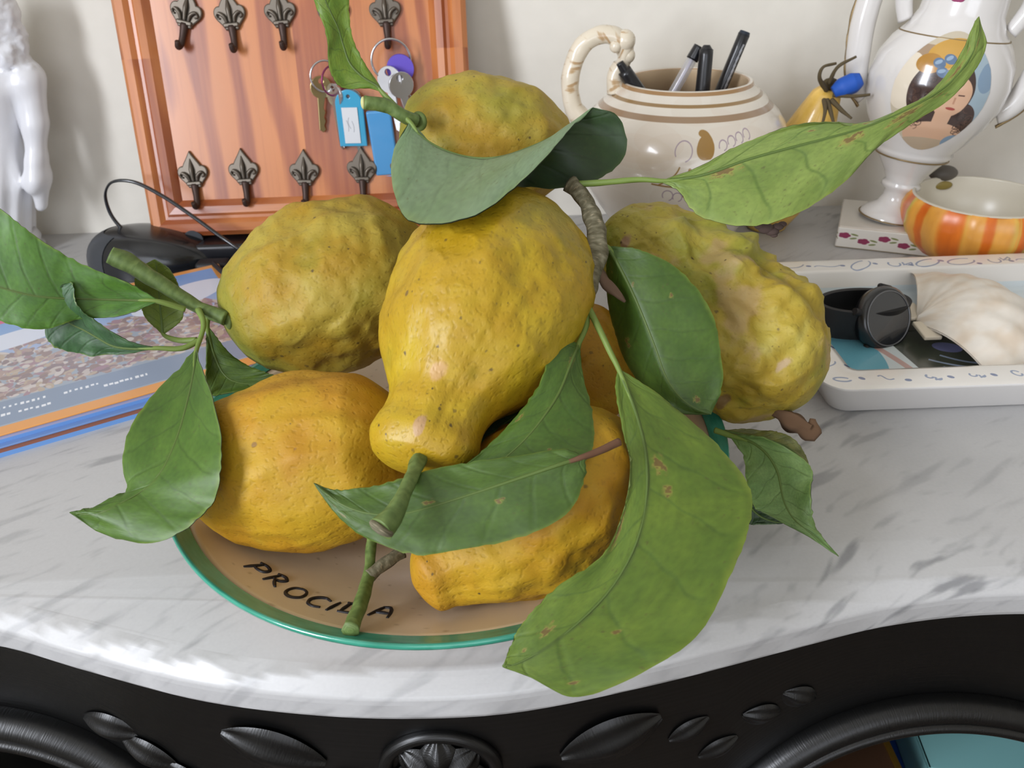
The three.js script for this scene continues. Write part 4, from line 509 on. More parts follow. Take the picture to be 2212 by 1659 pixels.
{ // two magazines
  const cover = canvasTex(1024, 700, (c, w, h) => {
    const R = rng(77);
    c.fillStyle = '#df9a52'; c.fillRect(0, 0, w, h);
    const gr = c.createLinearGradient(0, 20, 0, 330); gr.addColorStop(0, '#5f97d6'); gr.addColorStop(1, '#a9b6d6'); c.fillStyle = gr; c.fillRect(0, 26, w - 26, h - 62);
    c.fillStyle = '#9aa6b6'; c.fillRect(0, 330, w - 26, h - 366);
    for (let i = 0; i < 2200; i++) { const y = 250 + R() * 290, x = R() * (w - 60); c.fillStyle = ['#a99490', '#94807e', '#beb4b0', '#a08490', '#b4a494', '#8a7a80', '#c8c0be'][Math.floor(R() * 7)]; c.save(); c.translate(x, y); c.rotate(R() * 3); c.beginPath(); c.ellipse(0, 0, 4 + R() * 15, 3 + R() * 8, 0, 0, 7); c.fill(); c.restore(); }
    c.fillStyle = '#8494ac'; c.fillRect(0, 548, w - 26, 110);
    c.fillStyle = '#e7ebf2'; for (const [x, y, l] of [[420, 574, 110], [560, 580, 70], [360, 606, 90], [470, 612, 60], [640, 600, 90]]) for (let k = 0; k < l; k += 11) c.fillRect(x + k, y + R() * 3, 4 + R() * 5, 8 + R() * 4);
    c.strokeStyle = '#e9eef8'; c.lineWidth = 20; c.beginPath(); c.ellipse(700, 150, 80, 42, 0.1, 0, 7); c.stroke(); c.fillStyle = '#d5dcec'; c.beginPath(); c.ellipse(880, 190, 140, 70, -0.4, 0, 7); c.fill(); c.beginPath(); c.ellipse(470, 210, 130, 50, -0.2, 0, 7); c.fill();
    c.fillStyle = '#c9487f'; c.fillRect(390, 26, 100, 60); c.fillRect(120, 380, 60, 150);
  });
  const o = [-0.24, 0.3445], a = 30 * Math.PI / 180, Wm = 0.3, Hm = 0.195;
  const make = (y, t, top, edges, label, dx, dz, turn) => {
    const g = thing('magazine', label, 'magazine', 'magazines on the marble');
    const x0 = -0.205, lift = (x) => 0.0;
    mesh('cover', planarUV(rbox(Wm, 0.0012, Hm, 0.0005, x0 + Wm / 2, t - 0.0006, -Hm / 2), (x, yy, z) => [(x - x0) / Wm, -z / Hm]), top, g);
    edges.forEach((m, i) => mesh('pages', box(Wm - 0.002, (t - 0.0012) / edges.length, Hm - 0.002, x0 + Wm / 2, (i + 0.5) * (t - 0.0012) / edges.length, -Hm / 2), m, g));
    g.position.set(o[0] + dx, y, o[1] + dz); g.rotation.y = a + turn;
  };
  const bl = std({ color: 0x6d9bd8, roughness: 0.5 }), br = std({ color: 0x8f5a4a, roughness: 0.7 }), lil = std({ color: 0xa9a6c4, roughness: 0.7 });
  make(T, 0.0075, phys({ color: 0x6f8fc4, roughness: 0.3 }), [bl, br], 'lower magazine of the pair, blue and brown page edges showing', 0.002, 0.004, -0.01);
  make(T + 0.0075, 0.006, phys({ map: cover, roughness: 0.28, clearcoat: 0.5, clearcoatRoughness: 0.15 }), [bl, lil], 'upper magazine with orange border and a food picture on its blue cover', 0, 0, 0);
}
{ // cream pot with a handle, used for pens
  const g = thing('ceramic_pot', 'cream ceramic pot with a tall handle and gilt flower pattern, holding pens', 'pot');
  const c = [0.152, T, 0.1], wrap = canvasTex(2048, 512, (k, w, h) => {
    k.fillStyle = '#e8e0d3'; k.fillRect(0, 0, w, h); const R = rng(5);
    for (let i = 0; i < 60; i++) { k.fillStyle = 'rgba(190,160,120,0.06)'; k.beginPath(); k.ellipse(R() * w, R() * h, 60 + R() * 90, 20 + R() * 40, 0, 0, 7); k.fill(); }
    for (const [y, t, col] of [[8, 9, '#a98358'], [34, 7, '#9a7a4e'], [58, 13, '#a08468']]) { k.fillStyle = col; k.fillRect(0, y, w, t); }
    const motif = (x, y, s) => { k.save(); k.translate(x, y); k.scale(s, s); k.strokeStyle = '#9a7540'; k.fillStyle = '#a07a3c'; k.lineWidth = 4; k.beginPath(); k.moveTo(-150, 60); k.quadraticCurveTo(-60, 72, 40, 58); k.quadraticCurveTo(110, 44, 180, 10); k.stroke(); k.beginPath(); k.moveTo(-130, 62); k.quadraticCurveTo(-80, 40, -70, 10); k.stroke();
      k.lineWidth = 3; k.strokeStyle = '#a894a0'; for (const [a, b, r] of [[-62, -28, 26], [60, -40, 13], [90, -48, 13], [120, -54, 13], [150, -60, 13], [-100, 92, 16], [-70, 96, 14]]) { k.beginPath(); k.arc(a, b, r, 2.6, 7.6); k.stroke(); }
      k.beginPath(); k.moveTo(0, -6); k.bezierCurveTo(-30, -10, -28, -50, -8, -62); k.bezierCurveTo(-30, -70, -10, -86, 12, -74); k.bezierCurveTo(34, -60, 40, -20, 20, -8); k.fill(); k.beginPath(); k.ellipse(88, 44, 36, 27, -0.3, 0, 7); k.fill();
      for (const [a, b] of [[-40, 18], [-8, 40], [40, -6], [60, -8], [80, -12], [100, -14], [-50, 92], [-24, 88], [20, 30]]) { k.beginPath(); k.arc(a, b, 5, 0, 7); k.fill(); } k.restore(); };
    motif(MOTIF * w, 158, 0.95); motif(((MOTIF + 0.5) % 1) * w, 158, 0.95); motif((MOTIF - 1) * w, 158, 0.95); motif((MOTIF + 1) * w, 158, 0.95);
  });
  const pr = [[0.0495, 0.147], [0.052, 0.1485], [0.0535, 0.147], [0.0545, 0.144], [0.0585, 0.1415], [0.06, 0.139], [0.0645, 0.1365], [0.0665, 0.1335], [0.0765, 0.1245], [0.0825, 0.116], [0.0855, 0.107], [0.0895, 0.096], [0.0885, 0.083], [0.083, 0.068], [0.0735, 0.053], [0.0635, 0.039], [0.056, 0.027], [0.052, 0.018], [0.054, 0.012], [0.058, 0.006], [0.058, 0], [0, 0]];
  const glaze = phys({ map: wrap, roughness: 0.25, clearcoat: 0.6, clearcoatRoughness: 0.1 }), tan = phys({ color: 0xcdb391, roughness: 0.35, clearcoat: 0.4 });
  const outer = lathe(pr, 96); { const n = pr.length; planarUVOf(outer, pr, 0.15); } mesh('body', outer.translate(...c), glaze, g);
  mesh('inside', lathe([[0.0495, 0.147], [0.048, 0.138], [0.056, 0.124], [0.078, 0.1], [0.081, 0.085], [0.066, 0.05], [0.048, 0.02], [0, 0.014]], 64).translate(...c), tan, g);
  mesh('handle', merge([tubeGeo([[0.0689, 0.9672, 0.1000], [0.0602, 0.9776, 0.1000], [0.0565, 0.9943, 0.1000], [0.0590, 1.0120, 0.1000], [0.0677, 1.0273, 0.1000], [0.0816, 1.0333, 0.1000], [0.0943, 1.0295, 0.1000], [0.1007, 1.0203, 0.1000], [0.0974, 1.0100, 0.1000], [0.0932, 1.0020, 0.1000], [0.0952, 0.9893, 0.1000]], [0.0085, 0.0078, 0.0072, 0.0075, 0.0078, 0.008, 0.0095, 0.009, 0.0065, 0.0065, 0.008], { n: 80, m: 16, rough: 0.05 }), new THREE.SphereGeometry(0.0085, 16, 12).translate(...[0.0998, 1.0290, 0.1030]), new THREE.SphereGeometry(0.006, 16, 12).translate(...[0.1026, 1.0180, 0.1030]), new THREE.SphereGeometry(0.005, 16, 12).translate(...[0.0922, 1.0256, 0.1060])]), phys({ map: dataTex(64, 256, (u, v) => { const n = fbm(u * 3, v * 9, 4, 3), k = smooth(0.1, 0.35, n); return mix3([226, 214, 192], [188, 156, 116], k); }), roughness: 0.3, clearcoat: 0.5 }), g);
  base(g, c);
  const black = phys({ color: 0x14151a, roughness: 0.35, clearcoat: 0.3 }), clear = phys({ color: 0xf2f2f4, roughness: 0.15, transmission: 0.75, thickness: 0 }), steel = std({ color: 0xb9bcc2, metalness: 0.8, roughness: 0.3 });
  const pen = (label, a, b, r, parts) => { const g2 = thing('pen', label, 'pen', 'pens standing in the pot'); const A = V(a), B = V(b); for (const [n, t0, t1, r0, r1, m] of parts) mesh(n, tubeGeo([A.clone().lerp(B, t0), A.clone().lerp(B, (t0 + t1) / 2), A.clone().lerp(B, t1)], [r * r0, r * r1], { n: 8, m: 14 }), m, g2); base(g2, a); return g2; };
  // from the foot inside the pot to the top end
  pen('thick black marker pen leaning against the handle side of the pot', [0.1474, 0.9394, 0.1050], [0.0954, 1.0138, 0.1080], 0.0065, [['barrel', 0, 0.62, 1, 1.05, black], ['cap', 0.62, 0.92, 1.08, 0.85, black], ['clip', 0.9, 1, 0.6, 0.45, black]]);
  pen('clear plastic ballpoint with a black end in the pot', [0.1151, 0.9414, 0.1080], [0.1605, 1.0224, 0.1000], 0.0042, [['barrel', 0, 0.9, 1, 1, clear], ['ink_tube', 0, 0.88, 0.35, 0.35, std({ color: 0xc8c0cc })], ['end_cap', 0.88, 1, 1.2, 1.1, black]]);
  pen('upright black capped pen in the middle of the pot', [0.1615, 0.9430, 0.1200], [0.1638, 1.0248, 0.1100], 0.005, [['barrel', 0, 0.55, 0.9, 0.95, black], ['band', 0.5, 0.56, 1.15, 1.15, steel], ['cap', 0.55, 0.96, 1.2, 1.1, black], ['cap_end', 0.96, 1, 1, 0.5, black]]);
  const pn = pen('tall dark felt pen with silver printing leaning to the right in the pot', [0.1645, 0.9374, 0.1000], [0.1990, 1.0308, 0.0900], 0.0048, [['barrel', 0, 0.98, 1, 1, black], ['end_cap', 0.97, 1, 1.02, 0.85, std({ color: 0x1d2836, roughness: 0.4 })]]);
  const A = [0.1645, 0.9374, 0.1000], B = [0.1990, 1.0308, 0.0900]; for (let i = 0; i < 7; i++) { const t = 0.56 + i * 0.052, q = mesh('printing', box(0.0012, 0.007 + (i % 3) * 0.0012, 0.0024), steel, pn); q.position.set(mix(A[0], B[0], t) + 0.0012 - A[0], mix(A[1], B[1], t) - A[1], mix(A[2], B[2], t) + 0.0042 - A[2]); q.rotation.z = -0.42; }
}
{ // yellow gourd ornament with wiry legs
  const g = thing('gourd_ornament', 'yellow gourd shaped ornament with dry wiry stems and a blue bud between pot and vase', 'ornament');
  const a = V([0.2524, 0.8738, 0.0550]), b = V([0.2842, 0.9806, 0.0700]); a.y = T;
  const d = b.clone().sub(a), L = d.length(), q = new THREE.Quaternion().setFromUnitVectors(new THREE.Vector3(0, 1, 0), d.clone().normalize());
  const body = lathe([[0, 0.004], [0.016, 0.004], [0.023, L * 0.18], [0.027, L * 0.42], [0.0245, L * 0.64], [0.018, L * 0.82], [0.0125, L * 0.96], [0.008, L], [0, L]], 40); planarUV(body, (x, y, z) => [Math.atan2(z, x) / 6.283 + 0.5, y * 8]);
  mesh('gourd', body.applyQuaternion(q).translate(a.x, a.y, a.z), phys({ map: dataTex(256, 256, (u, v) => { const n = fbm(u * 8, v * 8, 3, 4) * 40; return [222 + n, 180 + n, 84 + n]; }), roughness: 0.35, clearcoat: 0.4 }), g);
  mesh('foot_ring', new THREE.TorusGeometry(0.015, 0.004, 10, 32).rotateX(Math.PI / 2).translate(a.x, T + 0.004, a.z), phys({ color: 0xd9b45c, roughness: 0.4 }), g);
  mesh('dark_collar', new THREE.IcosahedronGeometry(0.0085, 2).translate(b.x, b.y, b.z), std({ color: 0x4a3d22, roughness: 0.9 }), g);
  mesh('blue_bud', tubeGeo([[0.2819, 0.9798, 0.0850], [0.2878, 0.9836, 0.0860], [0.2971, 0.9879, 0.0870], [0.3023, 0.9908, 0.0880]], [0.005, 0.0085, 0.0088, 0.0055], { n: 20, m: 7 }), std({ color: 0x1f57b8, roughness: 0.6 }), g);
  const wire = std({ color: 0x55482f, roughness: 0.8 });
  for (const p of [[[0.2776, 0.9809, 0.0800], [0.2656, 0.9943, 0.0900], [0.2666, 1.0018, 0.0920], [0.2777, 1.0040, 0.0900]], [[0.2785, 0.9865, 0.0800], [0.2806, 1.0007, 0.0880], [0.2935, 1.0088, 0.0900]], [[0.2822, 0.9780, 0.0850], [0.2939, 0.9784, 0.0950], [0.3070, 0.9804, 0.1000]], [[0.2789, 0.9753, 0.0900], [0.2863, 0.9678, 0.1000], [0.2932, 0.9626, 0.1050]], [[0.2750, 0.9755, 0.0900], [0.2769, 0.9662, 0.1000], [0.2795, 0.9571, 0.1050]], [[0.2730, 0.9755, 0.0900], [0.2714, 0.9683, 0.1000], [0.2691, 0.9582, 0.1050]]]) mesh('wiry_stem', tubeGeo(p, [0.0021, 0.0016, 0.001], { n: 20, m: 7, rough: 0.15 }), wire, g);
  base(g, [a.x, T, a.z]);
}
{ // porcelain vase with portrait
  const g = thing('porcelain_vase', 'white porcelain footed vase with a portrait oval, gilt handles and a floral plinth', 'vase');
  const c = [0.351, T, 0.09], pr = [[0.034, 0.02], [0.0335, 0.0235], [0.029, 0.0275], [0.019, 0.033], [0.0155, 0.04], [0.0165, 0.0455], [0.0215, 0.0485], [0.021, 0.0515], [0.0185, 0.054], [0.024, 0.062], [0.034, 0.073], [0.039, 0.078], [0.0415, 0.081], [0.0405, 0.084], [0.05, 0.094], [0.061, 0.108], [0.0685, 0.124], [0.0705, 0.14], [0.067, 0.156], [0.0585, 0.169], [0.0475, 0.179], [0.041, 0.19], [0.039, 0.21], [0.042, 0.235], [0.047, 0.25], [0.044, 0.25], [0.036, 0.21], [0, 0.205]];
  const china = phys({ color: 0xdedad6, roughness: 0.2, clearcoat: 0.8, clearcoatRoughness: 0.08 }), gilt = std({ color: 0x8c7650, metalness: 0.55, roughness: 0.4 });
  const rAt = (h) => { for (let i = 1; i < pr.length; i++) if (pr[i][1] >= h && pr[i][1] > pr[i - 1][1]) return mix(pr[i - 1][0], pr[i][0], (h - pr[i - 1][1]) / (pr[i][1] - pr[i - 1][1])); return 0.04; };
  const lean = (q) => q.scale(0.78, 1, 0.78).rotateZ(-0.11).translate(...c);
  mesh('body', lean(lathe(pr, 96)), china, g);
  mesh('gilt_line', lean(merge([[0.035, 0.0212], [0.0388, 0.0765], [0.0535, 0.1735]].map(([r, h]) => new THREE.TorusGeometry(r, 0.0007, 6, 80).rotateX(Math.PI / 2).translate(0, h, 0)))), gilt, g);
  const art = canvasTex(512, 768, (k, w, h) => {
    const R = rng(9); k.fillStyle = '#c9bda6'; k.fillRect(0, 0, w, h); k.fillStyle = '#9fb2bd'; k.fillRect(w * 0.72, 0, w * 0.28, h); k.fillStyle = '#a58d74'; k.fillRect(0, h * 0.12, w * 0.28, h * 0.4);
    k.fillStyle = '#e2d6c2'; k.beginPath(); k.ellipse(60, 330, 90, 180, 0, 0, 7); k.fill();
    k.fillStyle = '#43322e'; k.beginPath(); k.ellipse(255, 360, 165, 225, 0.1, 0, 7); k.fill(); k.beginPath(); k.ellipse(180, 560, 80, 110, 0.4, 0, 7); k.fill(); k.beginPath(); k.ellipse(420, 540, 75, 130, -0.2, 0, 7); k.fill();
    k.fillStyle = '#d6ad8f'; k.beginPath(); k.ellipse(320, 380, 92, 130, 0.12, 0, 7); k.fill(); k.fillRect(262, 470, 90, 130); k.beginPath(); k.ellipse(300, 660, 190, 110, 0, 0, 7); k.fill();
    k.fillStyle = '#b9a58c'; k.beginPath(); k.ellipse(290, 740, 220, 70, 0, 0, 7); k.fill();
    k.fillStyle = '#c89a46'; k.beginPath(); k.ellipse(270, 130, 150, 92, -0.1, 0, 7); k.fill(); k.fillStyle = '#b08038'; k.beginPath(); k.ellipse(150, 200, 70, 60, 0, 0, 7); k.fill();
    for (const [x, y] of [[200, 190], [250, 160], [300, 195], [230, 240], [285, 245]]) { k.fillStyle = '#5b728f'; k.beginPath(); k.ellipse(x, y, 36, 28, R() * 3, 0, 7); k.fill(); k.fillStyle = '#8fa6bd'; k.beginPath(); k.ellipse(x - 6, y - 6, 20, 12, R() * 3, 0, 7); k.fill(); }
    k.fillStyle = '#5a3c34'; k.fillRect(272, 352, 40, 8); k.fillRect(344, 360, 34, 8); k.fillStyle = '#a3473f'; k.beginPath(); k.ellipse(330, 452, 26, 9, 0.1, 0, 7); k.fill(); k.fillStyle = '#b98a6e'; k.fillRect(330, 380, 10, 42);
    for (let i = 0; i < 70; i++) { k.strokeStyle = i % 2 ? 'rgba(96,70,60,0.6)' : 'rgba(40,28,26,0.6)'; k.lineWidth = 5; const side = i % 3 === 0, x = side ? 400 + R() * 70 : 110 + R() * 95, y = side ? 440 + R() * 180 : 280 + R() * 330; k.beginPath(); k.arc(x, y, 8 + R() * 16, R() * 6, R() * 6 + 3); k.stroke(); }
    k.fillStyle = '#7f97ad'; k.beginPath(); k.ellipse(470, 250, 50, 90, 0, 0, 7); k.fill(); k.beginPath(); k.ellipse(440, 680, 60, 50, 0, 0, 7); k.fill();
  });
  const face = -0.42, oval = gridGeo(48, 20, (u, v) => { const t = u * Math.PI * 2, h = 0.134 + Math.sin(t) * v * 0.0455, r = rAt(h) + 0.0006, a = face + Math.cos(t) * v * 0.68; return [Math.sin(a) * r, h, Math.cos(a) * r]; }, true);
  { const p = oval.attributes.uv, q = oval.attributes.uv.clone(); for (let i = 0; i < q.count; i++) { const t = q.getX(i) * Math.PI * 2, v = q.getY(i); p.setXY(i, 0.5 + Math.cos(t) * v * 0.5, 0.5 + Math.sin(t) * v * 0.5); } }
  mesh('portrait_oval', lean(oval), phys({ map: art, roughness: 0.25, clearcoat: 0.7, clearcoatRoughness: 0.1 }), g).userData.label = 'printed oval portrait of a woman with brown curls and blue flowers';
  for (const s of [-1, 1]) {
    const ca = Math.cos(face) * s, sa = -Math.sin(face) * s, H = (r, h) => [r * ca, h, r * sa];
    const hd = mesh('handle', lean(tubeGeo([H(0.066, 0.118), H(0.078, 0.128), H(0.086, 0.15), H(0.0905, 0.178), H(0.088, 0.205), H(0.076, 0.222), H(0.062, 0.214), H(0.058, 0.196), H(0.05, 0.18)], [0.008, 0.0105, 0.0125, 0.013, 0.0125, 0.011, 0.009, 0.0085, 0.007], { n: 60, m: 14 })), china, g);
    mesh('gilt_edge', lean(tubeGeo([H(0.07, 0.109), H(0.0885, 0.124), H(0.0985, 0.15), H(0.1035, 0.178), H(0.1005, 0.208)], 0.0014, { n: 40, m: 6, rough: 0.4 })), gilt, hd);
  }
  const pk = canvasTex(512, 128, (k, w, h) => { k.fillStyle = '#dcd6cc'; k.fillRect(0, 0, w, h); const R = rng(3); for (let i = 0; i < 9; i++) { const x = 30 + i * 56, y = 50 + (i % 2) * 26; k.fillStyle = '#8a2f52'; for (let j = 0; j < 5; j++) { k.beginPath(); k.arc(x + Math.cos(j * 1.26) * 9, y + Math.sin(j * 1.26) * 9, 9, 0, 7); k.fill(); } k.fillStyle = '#7b8250'; k.beginPath(); k.ellipse(x + 28, y - 8, 12, 5, 0.4, 0, 7); k.fill(); k.beginPath(); k.ellipse(x + 26, y + 14, 11, 5, -0.4, 0, 7); k.fill(); } k.fillStyle = '#9a8256'; k.fillRect(0, 0, w, 5); k.fillRect(0, h - 8, w, 6); });
  const pl = rbox(0.08, 0.02, 0.08, 0.002); planarUV(pl, (x, y, z) => y > 0.0095 ? [0.005, 0.5] : [(Math.abs(z) > Math.abs(x) ? x : z) / 0.15 + 0.5, (y + 0.01) / 0.02]); mesh('plinth', pl.rotateY(-0.42).translate(c[0], T + 0.01, c[2]), phys({ map: pk, roughness: 0.25, clearcoat: 0.6 }), g);
  const blooms = mesh('painted_flower', lean(merge([[-0.28, 0.203], [0.25, 0.208], [-0.05, 0.212]].map(([da, h]) => { const a = face + da, r = rAt(h); return new THREE.SphereGeometry(0.0075, 14, 8).scale(1, 0.75, 0.12).rotateY(a).translate(Math.sin(a) * r, h, Math.cos(a) * r); }))), std({ color: 0x93305f, roughness: 0.5 }), g);
  base(g, c);
}
{ // orange striped pumpkin cup
  const g = thing('pumpkin_cup', 'pumpkin shaped cup with orange and yellow stripes and a white inside, behind the tray', 'cup');
  const c = [0.407, T, 0.132];
  const stripes = dataTex(512, 64, (u, v) => { const n = fbm(u * 40, v * 3, 2, 3) * 30, s = Math.sin(u * Math.PI * 2 * 13 + Math.sin(u * 40) * 0.8 + fbm(u * 10, v, 4, 2)), t = smooth(-0.1, 0.75, s), yel = smooth(0.2, 0.9, Math.sin(u * Math.PI * 2 * 7 + 1)); const cc = mix3(mix3([238, 168, 72], [226, 200, 92], yel), [232, 118, 34], t); return [cc[0] + n, cc[1] + n, cc[2] + n * 0.5]; });
  const pr = [[0.0, 0], [0.032, 0], [0.044, 0.004], [0.054, 0.014], [0.0595, 0.027], [0.0595, 0.039], [0.0565, 0.047], [0.054, 0.0505]];
  const body = lathe(pr, 130), p = body.attributes.position; for (let i = 0; i < p.count; i++) { const a = Math.atan2(p.getZ(i), p.getX(i)), k = 1 + 0.022 * Math.cos(a * 12) * smooth(0, 0.02, p.getY(i)); p.setXYZ(i, p.getX(i) * k, p.getY(i), p.getZ(i) * k); } body.computeVertexNormals();
  mesh('body', body.translate(...c), phys({ map: stripes, roughness: 0.35, clearcoat: 0.35, clearcoatRoughness: 0.25 }), g);
  mesh('inside', lathe([[0.0545, 0.0502], [0.0535, 0.0518], [0.0515, 0.0505], [0.053, 0.04], [0.05, 0.02], [0.035, 0.007], [0, 0.006]], 96).translate(...c), phys({ color: 0xd8d0be, roughness: 0.35, clearcoat: 0.3, clearcoatRoughness: 0.25 }), g);
  mesh('stalk_knob', new THREE.SphereGeometry(0.0085, 20, 14).scale(1.5, 0.85, 1).translate(c[0] - 0.006, T + 0.0535, c[2] - 0.057), std({ color: 0x5d5750, roughness: 0.5 }), g);
  mesh('glaze_spot', new THREE.SphereGeometry(0.005, 14, 8).scale(1.6, 0.8, 0.3).translate(c[0] - 0.006, T + 0.044, c[2] - 0.0512), std({ color: 0x8c7a3c, roughness: 0.4 }), g);
  base(g, c);
}
const rrect = (w, d, r, t) => { // point on a rounded rectangle centred at 0, t in 0..1
  const hw = w / 2 - r, hd = d / 2 - r, q = r * Math.PI / 2, per = 4 * (hw + hd + q); let s = t * per;
  for (const [cx, cz, a0, len] of [[hw, hd, 0, 2 * hd], [-hw, hd, 1, 2 * hw], [-hw, -hd, 2, 2 * hd], [hw, -hd, 3, 2 * hw]]) {   // straight side, then the corner that ends it
    const dir = a0 * Math.PI / 2, tx = -Math.sin(dir), tz = Math.cos(dir), nx = Math.cos(dir), nz = Math.sin(dir);
    if (s <= len) return [cx + nx * r - tx * (len - s), cz + nz * r - tz * (len - s)];
    s -= len; if (s <= q) { const a = dir + s / r; return [cx + Math.cos(a) * r, cz + Math.sin(a) * r]; } s -= q;
  }
  return [hw + r, -hd];
};
{ // ceramic tray with painted rim
  const g = thing('ceramic_tray', 'white rectangular ceramic tray with blue doodles on its rim and a painted sea picture', 'tray');
  const c = [0.318, T, 0.291], Wt = 0.266, Dt = 0.19;
  const art = canvasTex(1400, 1000, (k, w, h) => {
    const X = (x) => (x / Wt + 0.5) * w, Yy = (z) => (z / Dt + 0.5) * h; k.fillStyle = '#e9e5df'; k.fillRect(0, 0, w, h);
    k.save(); k.beginPath(); k.rect(X(-0.106), Yy(-0.068), X(0.106) - X(-0.106), Yy(0.068) - Yy(-0.068)); k.clip();
    k.fillStyle = '#d8e2e6'; k.fillRect(0, 0, w, h); k.fillStyle = '#6fb0c4'; k.beginPath(); k.ellipse(X(-0.085), Yy(0.03), 90, 190, 0.1, 0, 7); k.fill(); k.fillStyle = '#4f98b6'; k.beginPath(); k.ellipse(X(-0.082), Yy(0.06), 70, 70, 0, 0, 7); k.fill();
    k.strokeStyle = '#c9a6a0'; k.lineWidth = 26; k.beginPath(); k.moveTo(X(-0.09), Yy(-0.03)); k.quadraticCurveTo(X(-0.06), Yy(0.02), X(-0.052), Yy(0.07)); k.stroke();
    k.fillStyle = '#3d4238'; k.beginPath(); k.moveTo(X(-0.048), Yy(0.07)); k.quadraticCurveTo(X(-0.055), Yy(0.02), X(-0.06), Yy(-0.04)); k.lineTo(X(0.11), Yy(-0.05)); k.lineTo(X(0.11), Yy(0.07)); k.fill();
    k.strokeStyle = '#8d9bb4'; k.lineWidth = 10; for (const [a, b, e] of [[-0.04, 0.035, 0.05], [-0.035, 0.045, 0.06], [-0.03, 0.03, 0.04]]) { k.beginPath(); k.moveTo(X(a), Yy(b)); k.quadraticCurveTo(X(a + e / 2), Yy(b + 0.02), X(a + e), Yy(b + 0.008)); k.stroke(); } k.fillStyle = '#20222a'; k.beginPath(); k.ellipse(X(0.05), Yy(0.05), 330, 60, -0.03, 0, 7); k.fill(); k.fillStyle = '#7c7fae'; k.beginPath(); k.ellipse(X(-0.02), Yy(0.02), 50, 36, 0.3, 0, 7); k.fill(); k.restore();
    k.strokeStyle = '#8c98b2'; k.fillStyle = '#74809f'; k.lineWidth = 7; const R = rng(21);
    const doodle = (x, z, s) => { k.save(); k.translate(X(x), Yy(z)); k.rotate((R() - 0.5) * 1.2); k.lineWidth = 5 + R() * 3; const ty = Math.floor(R() * 4); k.beginPath(); if (ty === 0) k.ellipse(0, 0, 30 * s, 42 * s, 0, 0.5, 6.2); else if (ty === 1) { k.ellipse(0, 0, 64 * s, 30 * s, -0.3, 0, 5.6); } else if (ty === 2) { k.moveTo(-60 * s, 0); k.bezierCurveTo(-30 * s, -30, 0, 30, 60 * s, -6); } else { k.arc(0, 0, 26 * s, 0, 4.2); k.moveTo(30 * s, 20); k.arc(60 * s, 10, 20 * s, 0, 4); } k.stroke(); k.restore(); k.beginPath(); k.ellipse(X(x + 0.012), Yy(z + (R() - 0.5) * 0.01), 11, 8, R(), 0, 7); k.fill(); };
    for (let i = 0; i < 10; i++) { doodle(-0.12 + i * 0.0262, -0.0815, 0.9); doodle(-0.12 + i * 0.0262, 0.084, 0.4); } for (let i = 0; i < 6; i++) { doodle(-0.122, -0.065 + i * 0.026, 0.5); doodle(0.121, -0.065 + i * 0.026, 0.5); }
  });
  const rings = [[-0.03, 0.0, 0.02], [-0.016, 0.0, 0], [-0.012, 0.002, 0], [-0.003, 0.02, 0], [0, 0.0235, 0], [-0.0005, 0.025, 0], [-0.004, 0.0258, 0], [-0.02, 0.0255, 0], [-0.024, 0.024, 0], [-0.028, 0.01, 0], [-0.034, 0.0078, 0], [-0.09, 0.0078, 0]];
  const ringGeo = (list) => gridGeo(220, list.length - 1, (u, v) => { const [i, h] = list[Math.round(v * (list.length - 1))], [x, z] = rrect(Wt + 2 * i, Dt + 2 * i, Math.max(0.004, 0.016 + i * 0.45), 1 - u); return [x, h, z]; }, true);
  const geo = planarUV(ringGeo(rings.slice(5)), (x, y, z) => [x / Wt + 0.5, 0.5 - z / Dt]);
  mesh('tray_side', ringGeo(rings.slice(0, 6)).translate(...c), phys({ color: 0xdcd9d6, roughness: 0.3, clearcoat: 0.5, clearcoatRoughness: 0.1 }), g);
  mesh('tray_body', geo.translate(...c), phys({ map: art, roughness: 0.25, clearcoat: 0.6, clearcoatRoughness: 0.1 }), g);
  mesh('tray_floor', planarUV(box(Wt - 0.17, 0.003, Dt - 0.17, 0, 0.0062, 0), (x, y, z) => [x / Wt + 0.5, 0.5 - z / Dt]).translate(...c), phys({ map: art, roughness: 0.25, clearcoat: 0.6 }), g);
  base(g, c);
}
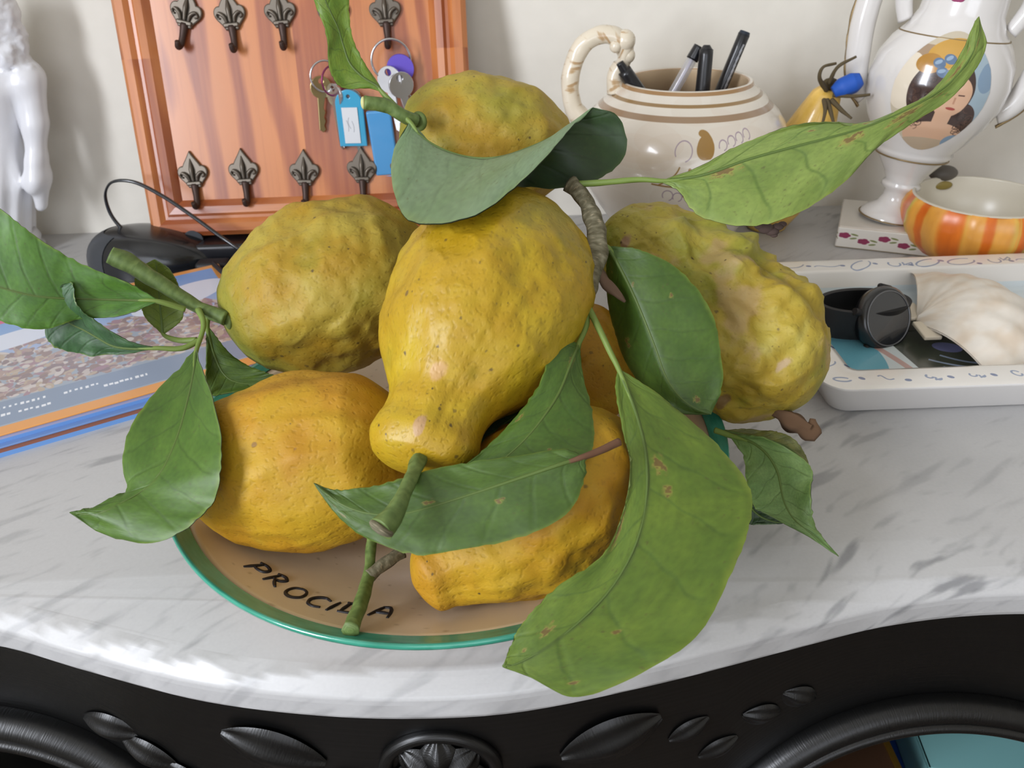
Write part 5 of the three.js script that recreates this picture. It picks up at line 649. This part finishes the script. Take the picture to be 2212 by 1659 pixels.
{ // wristwatch standing on its strap
  const g = thing('wristwatch', 'black wristwatch with a round dark dial lying on its strap in the tray', 'watch');
  const y0 = T + 0.0085, cx = 0.246, cz = 0.282, rubber = std({ color: 0x131214, roughness: 0.6 });
  const band = (off, s) => gridGeo(80, 1, (u, v) => { const a = u * Math.PI * 2, x = Math.cos(a) * (0.0345 + off), z = Math.sin(a) * (0.0165 + off); return [x, v * 0.022 * s + (Math.cos(a) > 0 ? 0 : 0), z]; }, true);
  const ring = (h) => gridGeo(80, 1, (u, v) => { const a = u * Math.PI * 2, o = v * 0.003; return [Math.cos(a) * (0.0345 - o), h, Math.sin(a) * (0.0165 - o)]; }, true);
  const tiltS = (q) => q.rotateZ(-0.05).rotateX(0.12).rotateY(0.12).translate(cx, y0 + 0.0022, cz);
  mesh('strap', tiltS(merge([band(0, 1), band(-0.003, 1), ring(0), ring(0.022)])), rubber, g);
  const dir = new THREE.Vector3(0.34, 0.42, 0.84).normalize(), q = new THREE.Quaternion().setFromUnitVectors(new THREE.Vector3(0, 1, 0), dir), pc = V([0.2583, 0.8740, 0.2964]).addScaledVector(dir, -0.001);
  const put = (n, geo, m) => mesh(n, geo.applyQuaternion(q).translate(pc.x, pc.y, pc.z), m, g);
  put('case', lathe([[0, -0.008], [0.018, -0.008], [0.021, -0.006], [0.0225, -0.001], [0.0222, 0.002], [0.0205, 0.0038], [0.0192, 0.0042], [0.0188, 0.0034], [0, 0.0034]], 56), phys({ color: 0x141519, roughness: 0.3, clearcoat: 0.5, clearcoatRoughness: 0.15 }));
  put('bezel_ring', new THREE.TorusGeometry(0.0187, 0.0005, 8, 60).rotateX(Math.PI / 2).translate(0, 0.0042, 0), std({ color: 0x7b7d82, metalness: 0.8, roughness: 0.3 }));
  put('dial', new THREE.CylinderGeometry(0.0184, 0.0184, 0.0008, 48).translate(0, 0.0037, 0), phys({ color: 0x24272c, roughness: 0.22, clearcoat: 0.9, clearcoatRoughness: 0.05 }));
  put('crown', new THREE.CylinderGeometry(0.0026, 0.0026, 0.005, 16).rotateZ(Math.PI / 2).translate(-0.024, 0, 0), rubber);
  put('lug', merge([rbox(0.012, 0.004, 0.005, 0.0018, 0, -0.004, -0.0215), rbox(0.02, 0.005, 0.008, 0.002, 0, -0.003, 0.023)]), rubber);
  mesh('buckle', rbox(0.006, 0.024, 0.012, 0.002, 0, 0.012, 0).rotateY(0.3).translate(cx - 0.034, y0, cz - 0.004), std({ color: 0x2a2a2d, metalness: 0.5, roughness: 0.4 }), g);
  base(g, [cx, y0, cz]);
}
{ // scallop shell
  const cr = dataTex(256, 128, (u, v) => { const n = fbm(u * 12, v * 8, 6, 3) * 14, b = smooth(0.86, 1, v) * 0.55; const c = mix3([228, 220, 208], [218, 202, 182], smooth(-0.2, 0.4, fbm(u * 5, v * 5, 3, 3))); const d = mix3(c, [206, 158, 112], b * (0.6 + N3(u * 9, 1, 2))); return [d[0] + n, d[1] + n, d[2] + n]; });
  const top = (off) => gridGeo(150, 40, (u, v) => { const p = (u - 0.5) * 2.5 + 0.05, rib = Math.cos((u - 0.5) * 46), r = 0.088 * v * (1 - 0.1 * Math.abs(u - 0.5) * 2 + 0.007 * rib * v), y = 0.031 * Math.pow(Math.sin(Math.PI * clamp(v * 0.86 + 0.1)), 0.9) * Math.cos(p * 0.9) + 0.0008 * rib * v + off; return [r * Math.cos(p), y, r * Math.sin(p)]; });
  const geo = merge([top(0), top(-0.0014)]);
  const ear = merge([rbox(0.012, 0.003, 0.02, 0.001, 0.002, 0.006, -0.012), rbox(0.012, 0.003, 0.02, 0.001, 0.002, 0.006, 0.012)]);
  const g = thing('scallop_shell', 'cream ribbed scallop shell lying in the tray beside the wristwatch', 'shell');
  const place = (q) => q.rotateY(SHELL.turn).rotateX(0.1).translate(...SHELL.pos);
  mesh('valve', place(geo), phys({ map: cr, roughness: 0.5, clearcoat: 0.15 }), g); mesh('hinge_ear', place(ear), std({ color: 0xd9cdb8, roughness: 0.6 }), g);
  base(g, SHELL.pos);
}
renderer.render(scene, camera);
